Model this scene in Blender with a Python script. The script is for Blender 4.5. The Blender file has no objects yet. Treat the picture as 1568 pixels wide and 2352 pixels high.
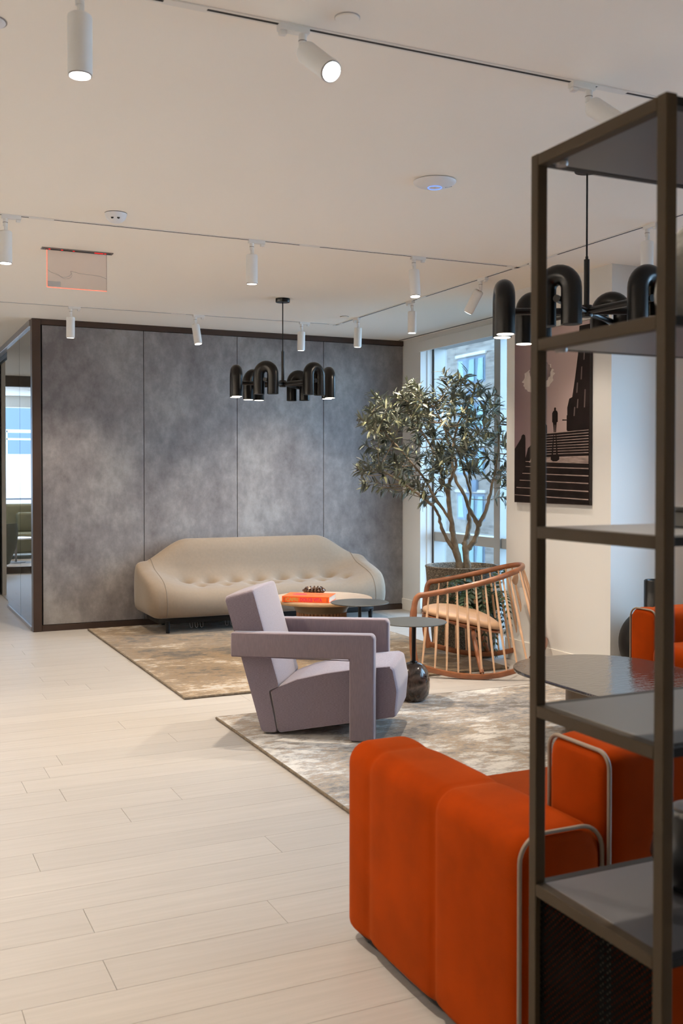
import bpy, bmesh, math, random
from mathutils import Vector, Matrix

# ------------------------------------------------------------------ camera, world, exposure
scene = bpy.context.scene
COL = scene.collection
RAD = math.radians

YAW = math.atan(1084 / 2340.0)      # the view is turned to the right of the +Y axis of the room
PITCH = RAD(1.0)
cam_d = bpy.data.cameras.new('camera')
cam = bpy.data.objects.new('camera', cam_d)
COL.objects.link(cam)
fwd = Vector((math.sin(YAW) * math.cos(PITCH), math.cos(YAW) * math.cos(PITCH), -math.sin(PITCH)))
rgt = Vector((math.cos(YAW), -math.sin(YAW), 0))
upv = rgt.cross(fwd)
cam.matrix_world = Matrix(((rgt.x, upv.x, -fwd.x, 0), (rgt.y, upv.y, -fwd.y, 0), (rgt.z, upv.z, -fwd.z, 1.5), (0, 0, 0, 1)))
cam_d.sensor_width = 36.0
cam_d.lens = 2340.0 / 2352.0 * 36.0
cam_d.shift_y = -0.0201
cam_d.clip_start = 0.05
cam_d.clip_end = 300
cam_d.dof.use_dof = True
cam_d.dof.focus_distance = 6.6
cam_d.dof.aperture_fstop = 5.2
scene.camera = cam

w = bpy.data.worlds.new('overcast_sky')
scene.world = w
w.use_nodes = True
bgn = w.node_tree.nodes['Background']
bgn.inputs['Color'].default_value = (0.49, 0.71, 1.0, 1)
bgn.inputs['Strength'].default_value = 14.0

SPOT_W = 205.0
scene.view_settings.view_transform = 'Standard'
scene.view_settings.look = 'None'
scene.view_settings.exposure = 0.0
scene.view_settings.gamma = 1.0
scene.view_settings.use_curve_mapping = False
scene.cycles.use_denoising = True
scene.cycles.max_bounces = 8
scene.cycles.diffuse_bounces = 5
scene.cycles.glossy_bounces = 3
scene.cycles.transparent_max_bounces = 24
scene.cycles.sample_clamp_indirect = 6.0
scene.cycles.caustics_reflective = False
scene.cycles.caustics_refractive = False
scene.cycles.use_light_tree = False

rng = random.Random(11)
CEIL = 2.963

# ------------------------------------------------------------------ materials
def nodes_of(m):
    m.use_nodes = True
    return m.node_tree, m.node_tree.nodes, m.node_tree.links

def mat(name, col, rough=0.6, metal=0.0, spec=0.5, var=0.0, vscale=8.0, bump=0.0, bscale=60.0, stretch=(1, 1, 1),
        sheen=0.0, sheen_col=None, coat=0.0, emit=None, estr=0.0, col2=None, objrand=0.0, detail=4.0, alpha=1.0):
    m = bpy.data.materials.new(name)
    nt, N, L = nodes_of(m)
    b = N['Principled BSDF']
    b.inputs['Base Color'].default_value = (*col, 1)
    b.inputs['Roughness'].default_value = rough
    b.inputs['Metallic'].default_value = metal
    b.inputs['Specular IOR Level'].default_value = spec
    if sheen:
        b.inputs['Sheen Weight'].default_value = sheen
        b.inputs['Sheen Roughness'].default_value = 0.4
        if sheen_col: b.inputs['Sheen Tint'].default_value = (*sheen_col, 1)
    if coat: b.inputs['Coat Weight'].default_value = coat
    if emit:
        b.inputs['Emission Color'].default_value = (*emit, 1)
        b.inputs['Emission Strength'].default_value = estr
    tc = None
    if var or bump or col2:
        tc = N.new('ShaderNodeTexCoord')
        mp = N.new('ShaderNodeMapping')
        mp.inputs['Scale'].default_value = stretch
        L.new(tc.outputs['Object'], mp.inputs['Vector'])
    out_col = None
    if var or col2:
        nz = N.new('ShaderNodeTexNoise')
        nz.inputs['Scale'].default_value = vscale
        nz.inputs['Detail'].default_value = detail
        L.new(mp.outputs[0], nz.inputs['Vector'])
        rp = N.new('ShaderNodeValToRGB')
        c2 = col2 if col2 else tuple(min(1, c * (1 + var)) for c in col)
        c1 = col if col2 else tuple(c * (1 - var) for c in col)
        rp.color_ramp.elements[0].position = 0.3
        rp.color_ramp.elements[1].position = 0.7
        rp.color_ramp.elements[0].color = (*c1, 1)
        rp.color_ramp.elements[1].color = (*c2, 1)
        L.new(nz.outputs['Fac'], rp.inputs['Fac'])
        L.new(rp.outputs['Color'], b.inputs['Base Color'])
        out_col = rp.outputs['Color']
    if objrand:
        oi = N.new('ShaderNodeObjectInfo')
        mr = N.new('ShaderNodeMapRange')
        mr.inputs['To Min'].default_value = 1 - objrand
        mr.inputs['To Max'].default_value = 1 + objrand
        L.new(oi.outputs['Random'], mr.inputs['Value'])
        hs = N.new('ShaderNodeHueSaturation')
        if out_col: L.new(out_col, hs.inputs['Color'])
        else: hs.inputs['Color'].default_value = (*col, 1)
        L.new(mr.outputs[0], hs.inputs['Value'])
        L.new(hs.outputs['Color'], b.inputs['Base Color'])
    if bump:
        nb = N.new('ShaderNodeTexNoise')
        nb.inputs['Scale'].default_value = bscale
        nb.inputs['Detail'].default_value = 3
        L.new(mp.outputs[0], nb.inputs['Vector'])
        bp = N.new('ShaderNodeBump')
        bp.inputs['Strength'].default_value = bump
        bp.inputs['Distance'].default_value = 0.01
        L.new(nb.outputs['Fac'], bp.inputs['Height'])
        L.new(bp.outputs['Normal'], b.inputs['Normal'])
    return m

def pane_mat(name, tint=(0.92, 0.97, 0.97), refl=0.12):
    m = bpy.data.materials.new(name)
    nt, N, L = nodes_of(m)
    N.clear()
    out = N.new('ShaderNodeOutputMaterial')
    tr = N.new('ShaderNodeBsdfTransparent'); tr.inputs['Color'].default_value = (*tint, 1)
    gl = N.new('ShaderNodeBsdfGlossy'); gl.inputs['Roughness'].default_value = 0.02
    lw = N.new('ShaderNodeLayerWeight'); lw.inputs['Blend'].default_value = 0.2
    ad = N.new('ShaderNodeMath'); ad.operation = 'MULTIPLY_ADD'
    ad.inputs[1].default_value = 0.7; ad.inputs[2].default_value = refl * 0.3
    mx = N.new('ShaderNodeMixShader')
    L.new(lw.outputs['Fresnel'], ad.inputs[0]); L.new(ad.outputs[0], mx.inputs['Fac'])
    L.new(tr.outputs[0], mx.inputs[1]); L.new(gl.outputs[0], mx.inputs[2]); L.new(mx.outputs[0], out.inputs['Surface'])
    return m

def weave_mat(name, c1, c2, scale, sheen=0.3, stretch=(1, 1, 1)):
    """woven upholstery: fine thread streaks of two colours"""
    m = bpy.data.materials.new(name)
    nt, N, L = nodes_of(m)
    b = N['Principled BSDF']; b.inputs['Roughness'].default_value = 0.85
    b.inputs['Sheen Weight'].default_value = sheen; b.inputs['Sheen Roughness'].default_value = 0.5
    b.inputs['Specular IOR Level'].default_value = 0.2
    tc = N.new('ShaderNodeTexCoord'); mp = N.new('ShaderNodeMapping'); mp.inputs['Scale'].default_value = stretch
    nz = N.new('ShaderNodeTexNoise'); nz.inputs['Scale'].default_value = scale; nz.inputs['Detail'].default_value = 5
    rp = N.new('ShaderNodeValToRGB')
    rp.color_ramp.elements[0].color = (*c1, 1); rp.color_ramp.elements[1].color = (*c2, 1)
    rp.color_ramp.elements[0].position = .35; rp.color_ramp.elements[1].position = .65
    bp = N.new('ShaderNodeBump'); bp.inputs['Strength'].default_value = 0.15; bp.inputs['Distance'].default_value = 0.002
    L.new(tc.outputs['Object'], mp.inputs[0]); L.new(mp.outputs[0], nz.inputs['Vector'])
    L.new(nz.outputs['Fac'], rp.inputs[0]); L.new(rp.outputs[0], b.inputs['Base Color'])
    L.new(nz.outputs['Fac'], bp.inputs['Height']); L.new(bp.outputs[0], b.inputs['Normal'])
    return m

def emit_mat(name, col, strength):
    m = bpy.data.materials.new(name)
    nt, N, L = nodes_of(m); N.clear()
    out = N.new('ShaderNodeOutputMaterial'); e = N.new('ShaderNodeEmission')
    e.inputs['Color'].default_value = (*col, 1); e.inputs['Strength'].default_value = strength
    L.new(e.outputs[0], out.inputs['Surface'])
    return m

def stone_panel_mat(name):
    """mottled grey brown mineral laminate of the back wall"""
    m = bpy.data.materials.new(name)
    nt, N, L = nodes_of(m)
    b = N['Principled BSDF']; b.inputs['Roughness'].default_value = 0.62; b.inputs['Specular IOR Level'].default_value = 0.25
    g = N.new('ShaderNodeNewGeometry')
    def noise(scale, detail, sc, rough=0.6):
        mp = N.new('ShaderNodeMapping'); mp.inputs['Scale'].default_value = sc
        n = N.new('ShaderNodeTexNoise'); n.inputs['Scale'].default_value = scale; n.inputs['Detail'].default_value = detail
        n.inputs['Roughness'].default_value = rough
        L.new(g.outputs['Position'], mp.inputs[0]); L.new(mp.outputs[0], n.inputs['Vector']); return n
    n1 = noise(1.5, 6, (1, 1, 0.7), 0.6); n2 = noise(9, 6, (1, 1, 0.7), 0.72)
    ad = N.new('ShaderNodeMath'); ad.operation = 'MULTIPLY_ADD'; ad.inputs[1].default_value = 0.5
    sb = N.new('ShaderNodeMath'); sb.operation = 'MULTIPLY'; sb.inputs[1].default_value = 0.62
    L.new(n1.outputs['Fac'], sb.inputs[0]); L.new(n2.outputs['Fac'], ad.inputs[0]); L.new(sb.outputs[0], ad.inputs[2])
    rp = N.new('ShaderNodeValToRGB'); e = rp.color_ramp.elements
    e[0].position = 0.42; e[0].color = (0.135, 0.120, 0.120, 1)
    e[1].position = 0.72; e[1].color = (0.305, 0.285, 0.275, 1)
    k = rp.color_ramp.elements.new(0.56); k.color = (0.205, 0.188, 0.185, 1)
    L.new(ad.outputs[0], rp.inputs[0]); L.new(rp.outputs[0], b.inputs['Base Color'])
    bp = N.new('ShaderNodeBump'); bp.inputs['Strength'].default_value = 0.12; bp.inputs['Distance'].default_value = 0.004
    L.new(n2.outputs['Fac'], bp.inputs['Height']); L.new(bp.outputs[0], b.inputs['Normal'])
    return m

def plank_mat(name):
    """white oiled oak, each board with its own tone"""
    m = bpy.data.materials.new(name)
    nt, N, L = nodes_of(m)
    b = N['Principled BSDF']; b.inputs['Roughness'].default_value = 0.42; b.inputs['Specular IOR Level'].default_value = 0.35
    g = N.new('ShaderNodeNewGeometry'); oi = N.new('ShaderNodeObjectInfo')
    mp = N.new('ShaderNodeMapping'); mp.inputs['Scale'].default_value = (0.7, 14, 1)
    off = N.new('ShaderNodeVectorMath'); off.operation = 'MULTIPLY_ADD'
    off.inputs[1].default_value = (37, 53, 0)
    L.new(oi.outputs['Random'], off.inputs[0]); L.new(g.outputs['Position'], off.inputs[2])
    L.new(off.outputs[0], mp.inputs[0])
    n = N.new('ShaderNodeTexNoise'); n.inputs['Scale'].default_value = 3.2; n.inputs['Detail'].default_value = 6; n.inputs['Distortion'].default_value = 0.6
    L.new(mp.outputs[0], n.inputs['Vector'])
    rp = N.new('ShaderNodeValToRGB')
    rp.color_ramp.elements[0].position = .3; rp.color_ramp.elements[1].position = .7
    rp.color_ramp.elements[0].color = (0.375, 0.346, 0.318, 1); rp.color_ramp.elements[1].color = (0.42, 0.39, 0.362, 1)
    mr = N.new('ShaderNodeMapRange'); mr.inputs['To Min'].default_value = 0.97; mr.inputs['To Max'].default_value = 1.03
    hs = N.new('ShaderNodeHueSaturation')
    L.new(n.outputs['Fac'], rp.inputs[0]); L.new(oi.outputs['Random'], mr.inputs['Value'])
    L.new(rp.outputs[0], hs.inputs['Color']); L.new(mr.outputs[0], hs.inputs['Value']); L.new(hs.outputs[0], b.inputs['Base Color'])
    bp = N.new('ShaderNodeBump'); bp.inputs['Strength'].default_value = 0.05; bp.inputs['Distance'].default_value = 0.002
    L.new(n.outputs['Fac'], bp.inputs['Height']); L.new(bp.outputs[0], b.inputs['Normal'])
    return m

def rug_mat(name, stops, seed, big=0.9):
    """abstract eroded rug: horizontal smears of several yarn colours"""
    m = bpy.data.materials.new(name)
    nt, N, L = nodes_of(m)
    b = N['Principled BSDF']; b.inputs['Roughness'].default_value = 0.95; b.inputs['Specular IOR Level'].default_value = 0.1
    b.inputs['Sheen Weight'].default_value = 0.15
    g = N.new('ShaderNodeNewGeometry')
    def noise(scale, detail, sc, rough):
        mp = N.new('ShaderNodeMapping'); mp.inputs['Scale'].default_value = sc; mp.inputs['Location'].default_value = (seed, seed * 2.3, 0)
        n = N.new('ShaderNodeTexNoise'); n.inputs['Scale'].default_value = scale; n.inputs['Detail'].default_value = detail
        n.inputs['Roughness'].default_value = rough
        L.new(g.outputs['Position'], mp.inputs[0]); L.new(mp.outputs[0], n.inputs['Vector']); return n
    n1 = noise(big, 6, (1.0, 1.35, 1), 0.68); n2 = noise(11, 9, (0.75, 1.5, 1), 0.85)
    a1 = N.new('ShaderNodeMath'); a1.operation = 'MULTIPLY_ADD'; a1.inputs[1].default_value = 0.58
    a2 = N.new('ShaderNodeMath'); a2.operation = 'MULTIPLY'; a2.inputs[1].default_value = 0.56
    L.new(n2.outputs['Fac'], a2.inputs[0]); L.new(n1.outputs['Fac'], a1.inputs[0]); L.new(a2.outputs[0], a1.inputs[2])
    rp = N.new('ShaderNodeValToRGB'); cr = rp.color_ramp
    for i, (p, c) in enumerate(stops):
        e = cr.elements[i] if i < 2 else cr.elements.new(p)
        e.position = p; e.color = (*c, 1)
    L.new(a1.outputs[0], rp.inputs[0]); L.new(rp.outputs[0], b.inputs['Base Color'])
    n3 = noise(160, 2, (1, 1, 1), 0.5)
    a3 = N.new('ShaderNodeMath'); a3.operation = 'MULTIPLY_ADD'; a3.inputs[1].default_value = 0.4
    L.new(n3.outputs['Fac'], a3.inputs[0]); L.new(n2.outputs['Fac'], a3.inputs[2])
    bp = N.new('ShaderNodeBump'); bp.inputs['Strength'].default_value = 0.6; bp.inputs['Distance'].default_value = 0.006
    L.new(a3.outputs[0], bp.inputs['Height']); L.new(bp.outputs[0], b.inputs['Normal'])
    return m

def leaf_mat(name, dark, mid, pale):
    m = bpy.data.materials.new(name)
    nt, N, L = nodes_of(m)
    b = N['Principled BSDF']; b.inputs['Roughness'].default_value = 0.5; b.inputs['Specular IOR Level'].default_value = 0.4
    g = N.new('ShaderNodeNewGeometry')
    oi = N.new('ShaderNodeObjectInfo')
    ad = N.new('ShaderNodeMath'); ad.operation = 'ADD'
    fr = N.new('ShaderNodeMath'); fr.operation = 'FRACT'
    L.new(g.outputs['Random Per Island'], ad.inputs[0]); L.new(oi.outputs['Random'], ad.inputs[1]); L.new(ad.outputs[0], fr.inputs[0])
    rp = N.new('ShaderNodeValToRGB'); cr = rp.color_ramp
    cr.elements[0].position = 0.0; cr.elements[0].color = (*dark, 1)
    cr.elements[1].position = 1.0; cr.elements[1].color = (*pale, 1)
    e = cr.elements.new(0.62); e.color = (*mid, 1)
    L.new(fr.outputs[0], rp.inputs[0])
    mx = N.new('ShaderNodeMix'); mx.data_type = 'RGBA'
    L.new(g.outputs['Backfacing'], mx.inputs['Factor'])
    L.new(rp.outputs[0], mx.inputs['A'])
    mx.inputs['B'].default_value = (mid[0] * 1.9 + .02, mid[1] * 1.8 + .02, mid[2] * 1.9 + .03, 1)
    L.new(mx.outputs['Result'], b.inputs['Base Color'])
    return m

def brick_mat(name):
    m = bpy.data.materials.new(name)
    nt, N, L = nodes_of(m)
    b = N['Principled BSDF']; b.inputs['Roughness'].default_value = 0.9
    g = N.new('ShaderNodeNewGeometry'); sx = N.new('ShaderNodeSeparateXYZ'); cb = N.new('ShaderNodeCombineXYZ')
    L.new(g.outputs['Position'], sx.inputs[0]); L.new(sx.outputs['Y'], cb.inputs['X']); L.new(sx.outputs['Z'], cb.inputs['Y'])
    br = N.new('ShaderNodeTexBrick'); br.inputs['Scale'].default_value = 1.0
    br.inputs['Brick Width'].default_value = 0.6; br.inputs['Row Height'].default_value = 0.2; br.inputs['Mortar Size'].default_value = 0.02
    br.inputs['Color1'].default_value = (0.28, 0.225, 0.185, 1); br.inputs['Color2'].default_value = (0.14, 0.108, 0.09, 1)
    br.inputs['Mortar'].default_value = (0.24, 0.215, 0.19, 1)
    L.new(cb.outputs[0], br.inputs['Vector']); L.new(br.outputs['Color'], b.inputs['Base Color'])
    return m

def terrazzo_mat(name):
    """washed gravel concrete of the planter"""
    m = bpy.data.materials.new(name)
    nt, N, L = nodes_of(m)
    b = N['Principled BSDF']; b.inputs['Roughness'].default_value = 0.8
    tc = N.new('ShaderNodeTexCoord'); v = N.new('ShaderNodeTexVoronoi'); v.inputs['Scale'].default_value = 150
    rp = N.new('ShaderNodeValToRGB'); cr = rp.color_ramp
    cr.elements[0].position = 0; cr.elements[0].color = (0.05, 0.04, 0.03, 1); cr.elements[1].position = 1; cr.elements[1].color = (0.42, 0.36, 0.28, 1)
    e = cr.elements.new(0.55); e.color = (0.14, 0.115, 0.085, 1)
    L.new(tc.outputs['Object'], v.inputs['Vector']); L.new(v.outputs['Color'], rp.inputs[0]); L.new(rp.outputs[0], b.inputs['Base Color'])
    bp = N.new('ShaderNodeBump'); bp.inputs['Strength'].default_value = 0.8; bp.inputs['Distance'].default_value = 0.004; bp.invert = True
    L.new(v.outputs['Distance'], bp.inputs['Height']); L.new(bp.outputs[0], b.inputs['Normal'])
    return m

def perforated_mat(name):
    """black sheet metal with punched round holes (staggered)"""
    m = bpy.data.materials.new(name)
    nt, N, L = nodes_of(m)
    b = N['Principled BSDF']; b.inputs['Base Color'].default_value = (0.0018, 0.0017, 0.0016, 1); b.inputs['Roughness'].default_value = 0.8; b.inputs['Specular IOR Level'].default_value = 0.02
    out = N['Material Output']
    g = N.new('ShaderNodeNewGeometry'); sx = N.new('ShaderNodeSeparateXYZ'); L.new(g.outputs['Position'], sx.inputs[0])
    def M(op, a, bb=None):
        n = N.new('ShaderNodeMath'); n.operation = op
        for i, x in enumerate((a, bb)):
            if x is None: continue
            if isinstance(x, (int, float)): n.inputs[i].default_value = x
            else: L.new(x, n.inputs[i])
        return n.outputs[0]
    u = M('MULTIPLY', M('ADD', sx.outputs['Y'], sx.outputs['X']), 1 / 0.0135); v = M('MULTIPLY', sx.outputs['Z'], 1 / 0.0135)
    a = M('ADD', u, v); c = M('SUBTRACT', u, v)
    fa = M('SUBTRACT', M('FRACT', a), 0.5); fc = M('SUBTRACT', M('FRACT', c), 0.5)
    r2 = M('ADD', M('MULTIPLY', fa, fa), M('MULTIPLY', fc, fc))
    hole = M('LESS_THAN', r2, 0.085)
    tr = N.new('ShaderNodeBsdfTransparent'); mx = N.new('ShaderNodeMixShader')
    L.new(hole, mx.inputs['Fac']); L.new(b.outputs[0], mx.inputs[1]); L.new(tr.outputs[0], mx.inputs[2]); L.new(mx.outputs[0], out.inputs['Surface'])
    return m

def marble_mat(name, c1, c2, scale):
    m = bpy.data.materials.new(name)
    nt, N, L = nodes_of(m)
    b = N['Principled BSDF']; b.inputs['Roughness'].default_value = 0.18; b.inputs['Coat Weight'].default_value = 0.4
    tc = N.new('ShaderNodeTexCoord'); n = N.new('ShaderNodeTexNoise'); n.inputs['Scale'].default_value = scale; n.inputs['Detail'].default_value = 8
    n.inputs['Distortion'].default_value = 1.5
    v = N.new('ShaderNodeTexVoronoi'); v.feature = 'DISTANCE_TO_EDGE'; v.inputs['Scale'].default_value = scale * 1.2
    rp = N.new('ShaderNodeValToRGB'); rp.color_ramp.elements[0].position = .35; rp.color_ramp.elements[1].position = .75
    rp.color_ramp.elements[0].color = (*c1, 1); rp.color_ramp.elements[1].color = (*c2, 1)
    L.new(tc.outputs['Object'], n.inputs['Vector']); L.new(n.outputs['Fac'], rp.inputs[0]); L.new(rp.outputs[0], b.inputs['Base Color'])
    return m

def ripple_glass_mat(name):
    """dark bronze cast glass with a rippled top"""
    m = bpy.data.materials.new(name)
    nt, N, L = nodes_of(m)
    b = N['Principled BSDF']; b.inputs['Base Color'].default_value = (0.035, 0.028, 0.024, 1)
    b.inputs['Roughness'].default_value = 0.03; b.inputs['IOR'].default_value = 2.5; b.inputs['Coat Weight'].default_value = 0.0; b.inputs['Coat Roughness'].default_value = 0.02
    tc = N.new('ShaderNodeTexCoord'); mp = N.new('ShaderNodeMapping'); mp.inputs['Scale'].default_value = (14, 36, 14); mp.inputs['Rotation'].default_value = (0, 0, RAD(25))
    n = N.new('ShaderNodeTexNoise'); n.inputs['Scale'].default_value = 1.6; n.inputs['Detail'].default_value = 2
    bp = N.new('ShaderNodeBump'); bp.inputs['Strength'].default_value = 0.45; bp.inputs['Distance'].default_value = 0.004
    L.new(tc.outputs['Object'], mp.inputs[0]); L.new(mp.outputs[0], n.inputs['Vector']); L.new(n.outputs['Fac'], bp.inputs['Height'])
    L.new(bp.outputs[0], b.inputs['Normal']); L.new(bp.outputs[0], b.inputs['Coat Normal'])
    return m

def print_sky_mat(name):
    """printed sepia sky, dark at the left and paler towards the building"""
    m = bpy.data.materials.new(name)
    nt, N, L = nodes_of(m)
    b = N['Principled BSDF']; b.inputs['Roughness'].default_value = 0.6; b.inputs['Specular IOR Level'].default_value = 0.2
    tc = N.new('ShaderNodeTexCoord'); sp = N.new('ShaderNodeSeparateXYZ'); rp = N.new('ShaderNodeValToRGB')
    rp.color_ramp.elements[0].position = 0.0; rp.color_ramp.elements[0].color = (0.16, 0.105, 0.115, 1)
    rp.color_ramp.elements[1].position = 0.75; rp.color_ramp.elements[1].color = (0.44, 0.33, 0.31, 1)
    L.new(tc.outputs['Object'], sp.inputs[0]); L.new(sp.outputs['X'], rp.inputs[0]); L.new(rp.outputs[0], b.inputs['Base Color'])
    return m

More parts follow.
